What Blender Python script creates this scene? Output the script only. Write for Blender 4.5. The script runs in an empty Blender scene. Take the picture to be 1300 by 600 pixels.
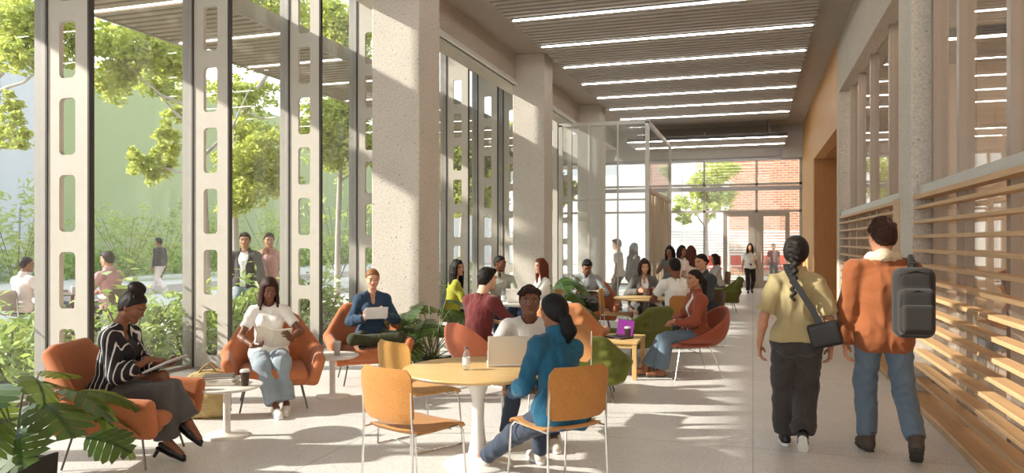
import bpy, math, random
import numpy as np
from mathutils import Vector, Matrix

C = bpy.context.scene.collection
rnd = random.Random(11)
PI = math.pi
YAW = math.radians(17.85)     # the camera looks this far to the left of the hall's axis
FPX = 950.0                   # focal length in pixels of the 1300 px frame
HZ = 306.0                    # horizon row
EYE = 1.63
CA, SA = math.cos(YAW), math.sin(YAW)


def W(px, t, z=0.0):
    """floor-plan point seen in column px at depth t"""
    xc = (px - 650.0) / FPX
    return Vector((t * (-SA + xc * CA), t * (CA + xc * SA), z))


def tz(py, z=0.0):
    return (EYE - z) * FPX / (py - HZ)


def FL(px, py, z=0.0):
    return W(px, tz(py, z), z)


def ZZ(py, t):
    return EYE - (py - HZ) / FPX * t


def view_heading(px):
    """angle (deg, about Z, 0 = +Y) that points straight away from the camera in column px"""
    p = W(px, 1.0)
    return math.degrees(math.atan2(-p.x, p.y))


# ---------------------------------------------------------------- materials
MATS = {}


class NT:
    def __init__(s, name):
        s.m = bpy.data.materials.new(name)
        s.m.use_nodes = True
        s.t = s.m.node_tree
        s.t.nodes.clear()
        s.out = s.n('ShaderNodeOutputMaterial')

    def n(s, typ, **kw):
        nd = s.t.nodes.new(typ)
        for k, v in kw.items():
            setattr(nd, k, v)
        return nd

    def l(s, a, b):
        s.t.links.new(a, b)

    def coord(s, scale=(1, 1, 1), which='Object', rot=(0, 0, 0)):
        tc = s.n('ShaderNodeTexCoord')
        mp = s.n('ShaderNodeMapping')
        mp.inputs['Scale'].default_value = scale
        mp.inputs['Rotation'].default_value = rot
        s.l(tc.outputs[which], mp.inputs['Vector'])
        return mp.outputs['Vector']

    def noise(s, vec, scale, detail=3, rough=.55):
        nd = s.n('ShaderNodeTexNoise')
        nd.inputs['Scale'].default_value = scale
        nd.inputs['Detail'].default_value = detail
        nd.inputs['Roughness'].default_value = rough
        if vec is not None:
            s.l(vec, nd.inputs['Vector'])
        return nd.outputs['Fac']

    def ramp(s, fac, stops):
        r = s.n('ShaderNodeValToRGB')
        el = r.color_ramp.elements
        while len(el) < len(stops):
            el.new(.5)
        for e, (p, c) in zip(el, stops):
            e.position = p
            e.color = tuple(c[:3]) + (1,)
        s.l(fac, r.inputs['Fac'])
        return r.outputs['Color']

    def mix(s, fac, a, b, blend='MIX'):
        m = s.n('ShaderNodeMix', data_type='RGBA', blend_type=blend)
        if isinstance(fac, (int, float)):
            m.inputs[0].default_value = fac
        else:
            s.l(fac, m.inputs[0])
        for i, v in ((6, a), (7, b)):
            if isinstance(v, (tuple, list)):
                m.inputs[i].default_value = tuple(v[:3]) + (1,)
            else:
                s.l(v, m.inputs[i])
        return m.outputs[2]

    def bump(s, h, strength=.3, dist=.01):
        b = s.n('ShaderNodeBump')
        b.inputs['Strength'].default_value = strength
        b.inputs['Distance'].default_value = dist
        s.l(h, b.inputs['Height'])
        return b.outputs['Normal']

    def bsdf(s, col, rough=.6, metal=0, normal=None, spec=.4, sub=0, trans=0):
        p = s.n('ShaderNodeBsdfPrincipled')
        if isinstance(col, (tuple, list)):
            p.inputs['Base Color'].default_value = tuple(col[:3]) + (1,)
        else:
            s.l(col, p.inputs['Base Color'])
        if isinstance(rough, (int, float)):
            p.inputs['Roughness'].default_value = rough
        else:
            s.l(rough, p.inputs['Roughness'])
        p.inputs['Metallic'].default_value = metal
        p.inputs['Specular IOR Level'].default_value = spec
        if sub:
            p.inputs['Subsurface Weight'].default_value = sub
            p.inputs['Subsurface Radius'].default_value = (.012, .005, .003)
        if normal is not None:
            s.l(normal, p.inputs['Normal'])
        s.l(p.outputs[0], s.out.inputs['Surface'])
        return p


def hexc(h, k=1.0):
    h = h.lstrip('#')
    c = [int(h[i:i + 2], 16) / 255 for i in (0, 2, 4)]
    return tuple((x / 12.92 if x <= .04045 else ((x + .055) / 1.055) ** 2.4) * k for x in c)


def dk(c, k):
    return tuple(min(1, x * k) for x in c[:3])


def cached(f):
    def g(name, *a, **k):
        if name not in MATS:
            MATS[name] = f(name, *a, **k)
        return MATS[name]
    return g


@cached
def plain(name, col, rough=.5, metal=0, spec=.4):
    t = NT(name)
    v = t.coord((1, 1, 1))
    c = t.mix(t.noise(v, 9, 2), dk(col, .93), dk(col, 1.06))
    t.bsdf(c, rough, metal, None, spec)
    return t.m


@cached
def fabric(name, col, weave=210, var=.30, bump=.25, wr=0.0):
    """upholstery and cloth: woven speckle, soft wrinkles in the bump"""
    t = NT(name)
    v = t.coord((1, 1, 1))
    n1 = t.noise(v, weave, 2)
    n2 = t.noise(v, 14, 3)
    c = t.ramp(n1, [(.3, dk(col, 1 - var)), (.7, dk(col, 1 + var))])
    c = t.mix(t.ramp(n2, [(.3, (0, 0, 0)), (.75, (1, 1, 1))]), c, t.mix(.5, c, dk(col, 1.12)))
    add = t.n('ShaderNodeMath', operation='MULTIPLY_ADD')
    t.l(t.noise(t.coord((1, 1, .55)), 13, 3), add.inputs[0])
    add.inputs[1].default_value = wr * 9
    t.l(n1, add.inputs[2])
    p = t.bsdf(c, .85, 0, t.bump(add.outputs[0], bump, .004), .2)
    p.inputs['Sheen Weight'].default_value = .15
    return t.m


@cached
def wood(name, col, axis='x', gloss=.45, contrast=.25, scale=1.0):
    t = NT(name)
    sc = {'x': (.6, 9, 9), 'y': (9, .6, 9), 'z': (9, 9, .6)}[axis]
    v = t.coord(tuple(a * scale for a in sc))
    n = t.noise(v, 3, 5, .6)
    n2 = t.noise(v, 22, 2)
    c = t.ramp(n, [(.3, dk(col, 1 - contrast)), (.52, col), (.75, dk(col, 1 + contrast * .6))])
    c = t.mix(.25, c, t.ramp(n2, [(.3, dk(col, .75)), (.6, dk(col, 1.1))]))
    t.bsdf(c, gloss, 0, t.bump(n2, .12, .002), .35)
    return t.m


@cached
def concrete(name, col, pits=True, rough=.85):
    t = NT(name)
    v = t.coord((1, 1, 1))
    n1 = t.noise(v, 2.2, 4)
    n2 = t.noise(v, 45, 3, .7)
    c = t.ramp(n1, [(.3, dk(col, .9)), (.7, dk(col, 1.06))])
    c = t.mix(.55, c, t.ramp(n2, [(.32, dk(col, .6)), (.62, dk(col, 1.15))]))
    h = n2
    if pits:
        vo = t.n('ShaderNodeTexVoronoi')
        vo.inputs['Scale'].default_value = 19
        t.l(v, vo.inputs['Vector'])
        pit = t.ramp(vo.outputs['Distance'], [(.14, (0, 0, 0)), (.26, (1, 1, 1))])
        sel = t.ramp(t.noise(v, 17, 2), [(.50, (1, 1, 1)), (.58, (0, 0, 0))])
        pm = t.mix(sel, pit, (1, 1, 1))
        c = t.mix(pm, t.mix(.75, c, dk(col, .38)), c)
        mm = t.n('ShaderNodeMath', operation='ADD')
        t.l(n2, mm.inputs[0])
        t.l(pm, mm.inputs[1])
        h = mm.outputs[0]
    t.bsdf(c, rough, 0, t.bump(h, .5, .006), .25)
    return t.m


@cached
def terrazzo(name, col):
    t = NT(name)
    v = t.coord((1, 1, 1))
    c = t.ramp(t.noise(v, 1.1, 4), [(.3, dk(col, .93)), (.7, dk(col, 1.05))])
    for sc, a, b, th in ((38, .55, .62, .2), (75, .70, 1.25, .26), (130, .5, .75, .2)):
        vo = t.n('ShaderNodeTexVoronoi')
        vo.inputs['Scale'].default_value = sc
        t.l(v, vo.inputs['Vector'])
        d = t.ramp(vo.outputs['Distance'], [(th, (1, 1, 1)), (th + .08, (0, 0, 0))])
        sep = t.n('ShaderNodeSeparateColor')
        t.l(vo.outputs['Color'], sep.inputs[0])
        chip = t.ramp(sep.outputs[0], [(.2, dk(col, a)), (.8, dk(col, b))])
        mx = t.n('ShaderNodeMath', operation='MULTIPLY')
        t.l(d, mx.inputs[0])
        mx.inputs[1].default_value = .8
        c = t.mix(mx.outputs[0], c, chip)
    # saw-cut joints of the slab
    br = t.n('ShaderNodeTexBrick')
    br.offset = 0
    br.inputs['Scale'].default_value = 1
    br.inputs['Mortar Size'].default_value = .006
    br.inputs['Brick Width'].default_value = 3.1
    br.inputs['Row Height'].default_value = 3.1
    t.l(t.coord((1, 1, 1)), br.inputs['Vector'])
    c = t.mix(br.outputs['Fac'], c, dk(col, .62))
    t.bsdf(c, t.ramp(t.noise(v, 3, 3), [(.3, (.34,) * 3), (.7, (.46,) * 3)]), 0, None, .45)
    return t.m


@cached
def brick(name, c1, c2, mortar, scale=1.0, axis='xz'):
    t = NT(name)
    rot = (PI / 2, 0, 0) if axis == 'xz' else (PI / 2, 0, PI / 2)
    tc = t.n('ShaderNodeTexCoord')
    sx = t.n('ShaderNodeSeparateXYZ')
    t.l(tc.outputs['Object'], sx.inputs[0])
    cx = t.n('ShaderNodeCombineXYZ')
    t.l(sx.outputs[0 if axis == 'xz' else 1], cx.inputs[0])
    t.l(sx.outputs[2], cx.inputs[1])
    br = t.n('ShaderNodeTexBrick')
    br.inputs['Scale'].default_value = scale
    br.inputs['Mortar Size'].default_value = .012
    br.inputs['Brick Width'].default_value = .34
    br.inputs['Row Height'].default_value = .115
    br.inputs['Color1'].default_value = c1 + (1,)
    br.inputs['Color2'].default_value = c2 + (1,)
    br.inputs['Mortar'].default_value = mortar + (1,)
    t.l(cx.outputs[0], br.inputs['Vector'])
    t.bsdf(br.outputs['Color'], .9, 0, None, .2)
    return t.m


@cached
def glass(name, tint=(.96, .98, .97), ior=1.45, haze=0.0):
    """thin architectural glass: sun passes, sky and room reflect by Fresnel; haze = pale diffuse mix that paints in milky glare"""
    t = NT(name)
    tr = t.n('ShaderNodeBsdfTransparent')
    tr.inputs[0].default_value = tint + (1,)
    gl = t.n('ShaderNodeBsdfGlossy')
    gl.inputs['Roughness'].default_value = .015
    lw = t.n('ShaderNodeLayerWeight')
    pw = t.n('ShaderNodeMath', operation='POWER')
    t.l(lw.outputs['Facing'], pw.inputs[0])
    lw.inputs['Blend'].default_value = .5
    pw.inputs[1].default_value = 4.2
    ma = t.n('ShaderNodeMath', operation='MULTIPLY_ADD')
    t.l(pw.outputs[0], ma.inputs[0])
    ma.inputs[1].default_value = .9
    ma.inputs[2].default_value = .03 * (ior - .45)
    mx = t.n('ShaderNodeMixShader')
    t.l(ma.outputs[0], mx.inputs[0])
    t.l(tr.outputs[0], mx.inputs[1])
    t.l(gl.outputs[0], mx.inputs[2])
    last = mx.outputs[0]
    if haze:
        df = t.n('ShaderNodeBsdfDiffuse')
        df.inputs[0].default_value = (.9, .9, .88, 1)  # white mixed over the pane imitates haze and milky reflections
        m2 = t.n('ShaderNodeMixShader')
        m2.inputs[0].default_value = haze
        t.l(last, m2.inputs[1])
        t.l(df.outputs[0], m2.inputs[2])
        last = m2.outputs[0]
    t.l(last, t.out.inputs['Surface'])
    return t.m


@cached
def leafmat(name, c1, c2, trans=.35, gloss=.4):
    t = NT(name)
    g = t.n('ShaderNodeNewGeometry')
    c = t.ramp(g.outputs['Random Per Island'], [(0, c1), (1, c2)])
    p = t.n('ShaderNodeBsdfPrincipled')
    t.l(c, p.inputs['Base Color'])
    p.inputs['Roughness'].default_value = gloss
    p.inputs['Specular IOR Level'].default_value = .35
    tl = t.n('ShaderNodeBsdfTranslucent')
    t.l(t.mix(.35, c, (.75, .9, .12)), tl.inputs[0])
    mx = t.n('ShaderNodeMixShader')
    mx.inputs[0].default_value = trans
    t.l(p.outputs[0], mx.inputs[1])
    t.l(tl.outputs[0], mx.inputs[2])
    t.l(mx.outputs[0], t.out.inputs['Surface'])
    return t.m


@cached
def emit(name, col, s):
    t = NT(name)
    e = t.n('ShaderNodeEmission')
    e.inputs[0].default_value = tuple(col) + (1,)
    e.inputs[1].default_value = s
    t.l(e.outputs[0], t.out.inputs['Surface'])
    return t.m


@cached
def skinmat(name, col):
    t = NT(name)
    v = t.coord((1, 1, 1))
    c = t.mix(t.noise(v, 22, 3), dk(col, .93), dk(col, 1.07))
    t.bsdf(c, .5, 0, None, .35, .08)
    return t.m


@cached
def hairmat(name, col, stretch=(60, 60, 6)):
    t = NT(name)
    v = t.coord(stretch)
    n = t.noise(v, 3.5, 3)
    c = t.ramp(n, [(.3, dk(col, .55)), (.7, dk(col, 1.45))])
    t.bsdf(c, .55, 0, t.bump(n, .7, .006), .25)
    return t.m


@cached
def stripes(name, dark, light, freq=26, wob=.35):
    """pale wavering pinstripes running down dark cloth"""
    t = NT(name)
    tc = t.n('ShaderNodeTexCoord')
    sx = t.n('ShaderNodeSeparateXYZ')
    t.l(tc.outputs['Object'], sx.inputs[0])
    ad = t.n('ShaderNodeMath', operation='MULTIPLY_ADD')
    t.l(t.noise(t.coord((1, 1, .6)), 6, 2), ad.inputs[0])
    ad.inputs[1].default_value = wob / freq * 6
    s2 = t.n('ShaderNodeMath', operation='MULTIPLY_ADD')
    t.l(sx.outputs[0], s2.inputs[0])
    s2.inputs[1].default_value = .25
    t.l(sx.outputs[1], s2.inputs[2])
    t.l(s2.outputs[0], ad.inputs[2])
    mu = t.n('ShaderNodeMath', operation='MULTIPLY')
    t.l(ad.outputs[0], mu.inputs[0])
    mu.inputs[1].default_value = freq
    fr = t.n('ShaderNodeMath', operation='FRACT')
    t.l(mu.outputs[0], fr.inputs[0])
    c = t.ramp(fr.outputs[0], [(.30, dark), (.34, light), (.50, light), (.54, dark)])
    t.bsdf(c, .8, 0, None, .2)
    return t.m


@cached
def checks(name, a, b, freq=40):
    t = NT(name)
    ck = t.n('ShaderNodeTexChecker')
    ck.inputs['Scale'].default_value = freq
    ck.inputs['Color1'].default_value = a + (1,)
    ck.inputs['Color2'].default_value = b + (1,)
    t.l(t.coord((1, 1, 1)), ck.inputs['Vector'])
    t.bsdf(ck.outputs[0], .85, 0, None, .2)
    return t.m


# ---------------------------------------------------------------- mesh building
class MB:
    def __init__(s):
        s.v, s.f, s.n = [], [], 0
        s.sm = []

    def add(s, verts, faces, smooth=False):
        s.v.extend([tuple(p) for p in verts])
        s.f.extend([tuple(i + s.n for i in f) for f in faces])
        s.sm.extend([smooth] * len(faces))
        s.n += len(verts)
        return s

    def box(s, c, size, rot=None, bev=0.0):
        """box with chamfered edges when bev > 0"""
        hx, hy, hz = (a / 2 for a in size)
        R = rot if rot is not None else Matrix.Identity(3)
        c = Vector(c)
        if bev <= 0:
            vs = [Vector((x, y, z)) for x in (-hx, hx) for y in (-hy, hy) for z in (-hz, hz)]
            fs = [(0, 1, 3, 2), (4, 6, 7, 5), (0, 4, 5, 1), (2, 3, 7, 6), (0, 2, 6, 4), (1, 5, 7, 3)]
        else:
            b = min(bev, hx * .95, hy * .95, hz * .95)
            vs, idx = [], {}
            for sx in (-1, 1):
                for sy in (-1, 1):
                    for sz in (-1, 1):
                        for ax in range(3):
                            p = [sx * (hx - b), sy * (hy - b), sz * (hz - b)]
                            p[ax] = (sx * hx, sy * hy, sz * hz)[ax]
                            idx[(sx, sy, sz, ax)] = len(vs)
                            vs.append(Vector(p))
            fs = []
            for ax in range(3):
                o = [a for a in range(3) if a != ax]
                for sg in (-1, 1):
                    q = []
                    for u, w in ((-1, -1), (1, -1), (1, 1), (-1, 1)):
                        k = [0, 0, 0]
                        k[ax], k[o[0]], k[o[1]] = sg, u, w
                        q.append(idx[(*k, ax)])
                    flip = (sg == 1) == (ax == 1)
                    fs.append(tuple(reversed(q)) if flip else tuple(q))
            for ax in range(3):
                o = [a for a in range(3) if a != ax]
                for u in (-1, 1):
                    for w in (-1, 1):
                        k0, k1 = [0] * 3, [0] * 3
                        k0[ax], k1[ax] = -1, 1
                        k0[o[0]] = k1[o[0]] = u
                        k0[o[1]] = k1[o[1]] = w
                        q = [idx[(*k0, o[0])], idx[(*k1, o[0])], idx[(*k1, o[1])], idx[(*k0, o[1])]]
                        fs.append(tuple(q))
            for sx in (-1, 1):
                for sy in (-1, 1):
                    for sz in (-1, 1):
                        fs.append(tuple(idx[(sx, sy, sz, a)] for a in range(3)))
            # outward winding
            out = []
            for f in fs:
                p = [vs[i] for i in f]
                nrm = (p[1] - p[0]).cross(p[2] - p[0])
                cen = sum(p, Vector()) / len(p)
                out.append(f if nrm.dot(cen) > 0 else tuple(reversed(f)))
            fs = out
        s.add([c + R @ p for p in vs], fs)
        return s

    def tube(s, pts, r, n=8, caps=True, radii=None):
        pts = [Vector(p) for p in pts]
        rings, up = [], None
        for i, p in enumerate(pts):
            a = pts[max(0, i - 1)]
            b = pts[min(len(pts) - 1, i + 1)]
            d = (b - a).normalized()
            if up is None:
                up = d.orthogonal().normalized()
            up = (up - d * up.dot(d))
            up = up.normalized() if up.length > 1e-6 else d.orthogonal().normalized()
            w = d.cross(up)
            rr = radii[i] if radii else r
            rings.append([p + (up * math.cos(2 * PI * k / n) + w * math.sin(2 * PI * k / n)) * rr for k in range(n)])
        vs = [q for ring in rings for q in ring]
        fs = []
        for i in range(len(pts) - 1):
            for k in range(n):
                k2 = (k + 1) % n
                fs.append((i * n + k, i * n + k2, (i + 1) * n + k2, (i + 1) * n + k))
        if caps:
            fs.append(tuple(range(n - 1, -1, -1)))
            m = (len(pts) - 1) * n
            fs.append(tuple(m + k for k in range(n)))
        return s.add(vs, fs, True)

    def lathe(s, prof, n=32, c=(0, 0, 0), close=True):
        c = Vector(c)
        vs, fs = [], []
        for r, z in prof:
            for k in range(n):
                a = 2 * PI * k / n
                vs.append(c + Vector((r * math.cos(a), r * math.sin(a), z)))
        for i in range(len(prof) - 1):
            for k in range(n):
                k2 = (k + 1) % n
                fs.append((i * n + k, i * n + k2, (i + 1) * n + k2, (i + 1) * n + k))
        if close:
            fs.append(tuple(range(n - 1, -1, -1)))
            m = (len(prof) - 1) * n
            fs.append(tuple(m + k for k in range(n)))
        return s.add(vs, fs, True)

    def prism(s, poly, axis, a, b):
        """polygon in the two other axes extruded along axis from a to b"""
        def mk(u, w, h):
            return {'x': (h, u, w), 'y': (u, h, w), 'z': (u, w, h)}[axis]
        n = len(poly)
        vs = [mk(u, w, a) for u, w in poly] + [mk(u, w, b) for u, w in poly]
        fs = [tuple(range(n - 1, -1, -1)), tuple(range(n, 2 * n))]
        fs += [(i, (i + 1) % n, n + (i + 1) % n, n + i) for i in range(n)]
        return s.add(vs, fs)

    def build(s, name, m, parent=None, loc=None, angle=40):
        me = bpy.data.meshes.new(name)
        me.from_pydata(s.v, [], s.f)
        if any(s.sm):
            me.polygons.foreach_set('use_smooth', s.sm)
            me.update()
            try:
                me.set_sharp_from_angle(angle=math.radians(angle))
            except Exception:
                pass
        me.update()
        o = bpy.data.objects.new(name, me)
        C.objects.link(o)
        for mm in (m if isinstance(m, (list, tuple)) else [m]):
            me.materials.append(mm)
        if parent is not None:
            o.parent = parent
        if loc is not None:
            o.location = loc
        return o


def tag(o, label=None, cat=None, group=None, kind=None):
    if label:
        o['label'] = label
    if cat:
        o['category'] = cat
    if group:
        o['group'] = group
    if kind:
        o['kind'] = kind
    return o


def thing(name, label, cat, loc=(0, 0, 0), rz=0.0, group=None):
    o = bpy.data.objects.new(name, None)
    C.objects.link(o)
    o.empty_display_size = .1
    o.location = loc
    o.rotation_euler = (0, 0, math.radians(rz))
    return tag(o, label, cat, group)


def structure(o):
    o['kind'] = 'structure'
    return o


def dup(root, label, loc, rz=0.0, group=None, swap=None):
    """copy a thing with its parts and sub-parts; swap = {old material: new material}"""
    def cp(o, parent):
        c = o.copy()
        C.objects.link(c)
        if parent is not None:
            c.parent = parent
        if swap and o.type == 'MESH' and any(mm in swap for mm in o.data.materials):
            key = (o.data.name, tuple(swap[mm].name for mm in o.data.materials if mm in swap))
            if key not in DUPMESH:
                d = o.data.copy()
                for i, mm in enumerate(d.materials):
                    if mm in swap:
                        d.materials[i] = swap[mm]
                DUPMESH[key] = d
            c.data = DUPMESH[key]
        for ch in [x for x in C.objects if x.parent == o]:
            cp(ch, c)
        return c
    r = cp(root, None)
    r.location = loc
    r.rotation_euler = (0, 0, math.radians(rz))
    r['label'] = label
    if group:
        r['group'] = group
    elif 'group' in r:
        del r['group']
    return r


DUPMESH = {}


# ---------------------------------------------------------------- implicit surfaces (soft forms, cloth, bodies)
def V3(*a):
    return np.array(a if len(a) > 1 else a[0], dtype=np.float64)


class Field:
    def __init__(s, lo, hi, h):
        s.lo = V3(lo) - 2 * h
        s.h = h
        n = np.ceil((V3(hi) + 2 * h - s.lo) / h).astype(int) + 1
        s.ax = [s.lo[i] + h * np.arange(n[i]) for i in range(3)]
        s.v = np.full(tuple(n), 1.0, dtype=np.float32)

    def region(s, lo, hi):
        sl = []
        for i in range(3):
            a = int(max(0, math.floor((lo[i] - s.lo[i]) / s.h)))
            b = int(min(len(s.ax[i]), math.ceil((hi[i] - s.lo[i]) / s.h) + 1))
            if b <= a:
                return None
            sl.append(slice(a, b))
        return tuple(sl)

    def grid(s, sl):
        return (s.ax[0][sl[0]][:, None, None], s.ax[1][sl[1]][None, :, None], s.ax[2][sl[2]][None, None, :])

    def put(s, f, lo, hi, k=0.0, op='add'):
        m = k + 2 * s.h
        sl = s.region(V3(lo) - m, V3(hi) + m)
        if sl is None:
            return
        d = f(*s.grid(sl))
        v = s.v[sl]
        if op == 'sub':
            v, d = -v, d
        if k > 0:
            hh = np.clip(.5 + .5 * (v - d) / k, 0, 1)
            r = v + (d - v) * hh - k * hh * (1 - hh)
        else:
            r = np.minimum(v, d)
        s.v[sl] = -r if op == 'sub' else r

    def cone(s, a, b, ra, rb, k=.03, sq=None, op='add', cut=None):
        """tapered capsule; sq = (axis, factor) flattens it along axis; cut flattens the far end"""
        a, b = V3(a), V3(b)
        ba = b - a
        L2 = max(float(ba @ ba), 1e-9)

        def f(X, Y, Z):
            px, py, pz = X - a[0], Y - a[1], Z - a[2]
            tt = (px * ba[0] + py * ba[1] + pz * ba[2]) / L2
            h = np.clip(tt, 0, 1)
            qx, qy, qz = px - ba[0] * h, py - ba[1] * h, pz - ba[2] * h
            q2 = qx * qx + qy * qy + qz * qz
            if sq is not None:
                n, fac = sq
                qn = qx * n[0] + qy * n[1] + qz * n[2]
                q2 = q2 + qn * qn * (1 / fac ** 2 - 1)
            d = np.sqrt(np.maximum(q2, 1e-12)) - (ra + (rb - ra) * h)
            if cut is not None:
                d = np.maximum(d, (tt - cut) * math.sqrt(L2))
            return d
        r = max(ra, rb)
        s.put(f, np.minimum(a, b) - r, np.maximum(a, b) + r, k, op)

    def ell(s, c, r, k=.02, op='add', R=None):
        c, r = V3(c), V3(r)

        def f(X, Y, Z):
            px, py, pz = X - c[0], Y - c[1], Z - c[2]
            if R is not None:
                px, py, pz = (R[0][i] * px + R[1][i] * py + R[2][i] * pz for i in range(3))
            k0 = np.sqrt((px / r[0]) ** 2 + (py / r[1]) ** 2 + (pz / r[2]) ** 2)
            k1 = np.sqrt((px / r[0] ** 2) ** 2 + (py / r[1] ** 2) ** 2 + (pz / r[2] ** 2) ** 2)
            return k0 * (k0 - 1) / np.maximum(k1, 1e-6)
        e = max(r) if R is not None else r
        s.put(f, c - e, c + e, k, op)

    def rbox(s, c, half, rad, k=.02, R=None, op='add'):
        c, hb = V3(c), V3(half) - rad

        def f(X, Y, Z):
            px, py, pz = X - c[0], Y - c[1], Z - c[2]
            if R is not None:
                px, py, pz = (R[0][i] * px + R[1][i] * py + R[2][i] * pz for i in range(3))
            qx, qy, qz = np.abs(px) - hb[0], np.abs(py) - hb[1], np.abs(pz) - hb[2]
            o = np.sqrt(np.maximum(qx, 0) ** 2 + np.maximum(qy, 0) ** 2 + np.maximum(qz, 0) ** 2)
            return o + np.minimum(np.maximum(np.maximum(qx, qy), qz), 0) - rad
        e = np.linalg.norm(V3(half)) if R is not None else V3(half)
        s.put(f, c - e, c + e, k, op)

    def clip(s, f, k=0.0):
        """keep where f <= 0"""
        sl = tuple(slice(0, n) for n in s.v.shape)
        d = f(*s.grid(sl)) + 0 * s.v
        if k > 0:
            v = s.v
            hh = np.clip(.5 - .5 * (v - d) / k, 0, 1)
            s.v = (v + (d - v) * hh + k * hh * (1 - hh)).astype(np.float32)
        else:
            s.v = np.maximum(s.v, d).astype(np.float32)

    def mesh(s):
        v = s.v
        v[0], v[-1] = 1, 1
        v[:, 0], v[:, -1] = 1, 1
        v[:, :, 0], v[:, :, -1] = 1, 1
        ins = v < 0
        nx, ny, nz = v.shape
        cnt = np.zeros((nx - 1, ny - 1, nz - 1), dtype=np.int8)
        for i in (0, 1):
            for j in (0, 1):
                for k in (0, 1):
                    cnt += ins[i:nx - 1 + i, j:ny - 1 + j, k:nz - 1 + k]
        act = (cnt > 0) & (cnt < 8)
        ijk = np.argwhere(act)
        if len(ijk) == 0:
            return np.zeros((0, 3)), np.zeros((0, 4), int)
        idx = np.full(act.shape, -1, dtype=np.int64)
        idx[act] = np.arange(len(ijk))
        acc = np.zeros((len(ijk), 3))
        num = np.zeros(len(ijk))
        I, J, K = ijk.T
        for ax in range(3):
            for u in (0, 1):
                for w in (0, 1):
                    a = [0, 0, 0]
                    o = [q for q in range(3) if q != ax]
                    a[o[0]], a[o[1]] = u, w
                    b = list(a)
                    b[ax] = 1
                    va = v[I + a[0], J + a[1], K + a[2]].astype(np.float64)
                    vb = v[I + b[0], J + b[1], K + b[2]].astype(np.float64)
                    m = (va < 0) != (vb < 0)
                    tt = np.where(m, va / np.where(m, va - vb, 1), 0)
                    p = np.empty((len(ijk), 3))
                    p[:] = a
                    p[:, ax] = tt
                    acc[m] += p[m]
                    num[m] += 1
        verts = s.lo + s.h * (ijk + acc / num[:, None])
        faces = []
        for ax in range(3):
            s0 = np.moveaxis(ins, ax, 0)
            df = s0[:-1] != s0[1:]
            e = np.argwhere(df)
            flip = s0[:-1][df]
            ii = np.moveaxis(idx, ax, 0)
            a, b, c = e.T
            ok = (b > 0) & (c > 0) & (b < s0.shape[1] - 1) & (c < s0.shape[2] - 1)
            a, b, c, flip = a[ok], b[ok], c[ok], flip[ok]
            q = np.stack([ii[a, b - 1, c - 1], ii[a, b, c - 1], ii[a, b, c], ii[a, b - 1, c]], 1)
            fl = flip if ax != 1 else ~flip
            q = np.where(fl[:, None], q, q[:, ::-1])
            faces.append(q)
        return verts, np.concatenate(faces)


def vnoise(p, seed=0):
    """smooth value noise, p (n,3) -> (-1..1)"""
    i = np.floor(p).astype(np.int64)
    f = p - i
    f = f * f * (3 - 2 * f)

    def hsh(a, b, c):
        n = (a * 73856093) ^ (b * 19349663) ^ (c * 83492791) ^ (seed * 2654435)
        n = (n ^ (n >> 13)) * 1274126177
        return ((n & 0xffff) / 32767.5) - 1
    r = 0
    for a in (0, 1):
        for b in (0, 1):
            for c in (0, 1):
                w = (f[:, 0] if a else 1 - f[:, 0]) * (f[:, 1] if b else 1 - f[:, 1]) * (f[:, 2] if c else 1 - f[:, 2])
                r = r + w * hsh(i[:, 0] + a, i[:, 1] + b, i[:, 2] + c)
    return r


def vnormals(v, f):
    n = np.zeros_like(v)
    fn = np.cross(v[f[:, 2]] - v[f[:, 0]], v[f[:, 3]] - v[f[:, 1]])
    for k in range(4):
        np.add.at(n, f[:, k], fn)
    return n / np.maximum(np.linalg.norm(n, axis=1, keepdims=True), 1e-9)


def wrinkle(v, f, amp, seed=0, freq=11, stretch=(1, 1, .8)):
    if amp <= 0 or len(v) == 0:
        return v
    n = vnormals(v, f)
    p = v * np.array(stretch) * freq + seed * 3.7
    warp = np.stack([vnoise(p * .5 + 9, seed), vnoise(p * .5 + 31, seed), vnoise(p * .5 + 57, seed)], 1)
    p = p + warp * 1.3
    r = 1 - 2 * np.abs(vnoise(p, seed + 1))
    r2 = 1 - 2 * np.abs(vnoise(p * 2.1 + 5, seed + 2))
    return v + n * (amp * (r * .7 + r2 * .3))[:, None]


def npmesh(name, v, f, m, parent=None, smooth=True, mi=None):
    me = bpy.data.meshes.new(name)
    me.vertices.add(len(v))
    me.vertices.foreach_set('co', np.asarray(v, dtype=np.float32).ravel())
    n = len(f)
    me.loops.add(n * 4)
    me.loops.foreach_set('vertex_index', np.asarray(f, dtype=np.int32).ravel())
    me.polygons.add(n)
    me.polygons.foreach_set('loop_start', np.arange(0, n * 4, 4, dtype=np.int32))
    me.polygons.foreach_set('loop_total', np.full(n, 4, dtype=np.int32))
    me.polygons.foreach_set('use_smooth', np.full(n, smooth))
    for mm in (m if isinstance(m, (list, tuple)) else [m]):
        me.materials.append(mm)
    if mi is not None:
        me.polygons.foreach_set('material_index', np.asarray(mi, dtype=np.int32))
    me.update()
    me.validate()
    o = bpy.data.objects.new(name, me)
    C.objects.link(o)
    if parent is not None:
        o.parent = parent
    return o


def rotx(d):
    return np.array(Matrix.Rotation(math.radians(d), 3, 'X'))


def roty(d):
    return np.array(Matrix.Rotation(math.radians(d), 3, 'Y'))


def rotz(d):
    return np.array(Matrix.Rotation(math.radians(d), 3, 'Z'))


# ---------------------------------------------------------------- people
def nrm(a):
    a = V3(a)
    return a / max(np.linalg.norm(a), 1e-9)


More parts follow.
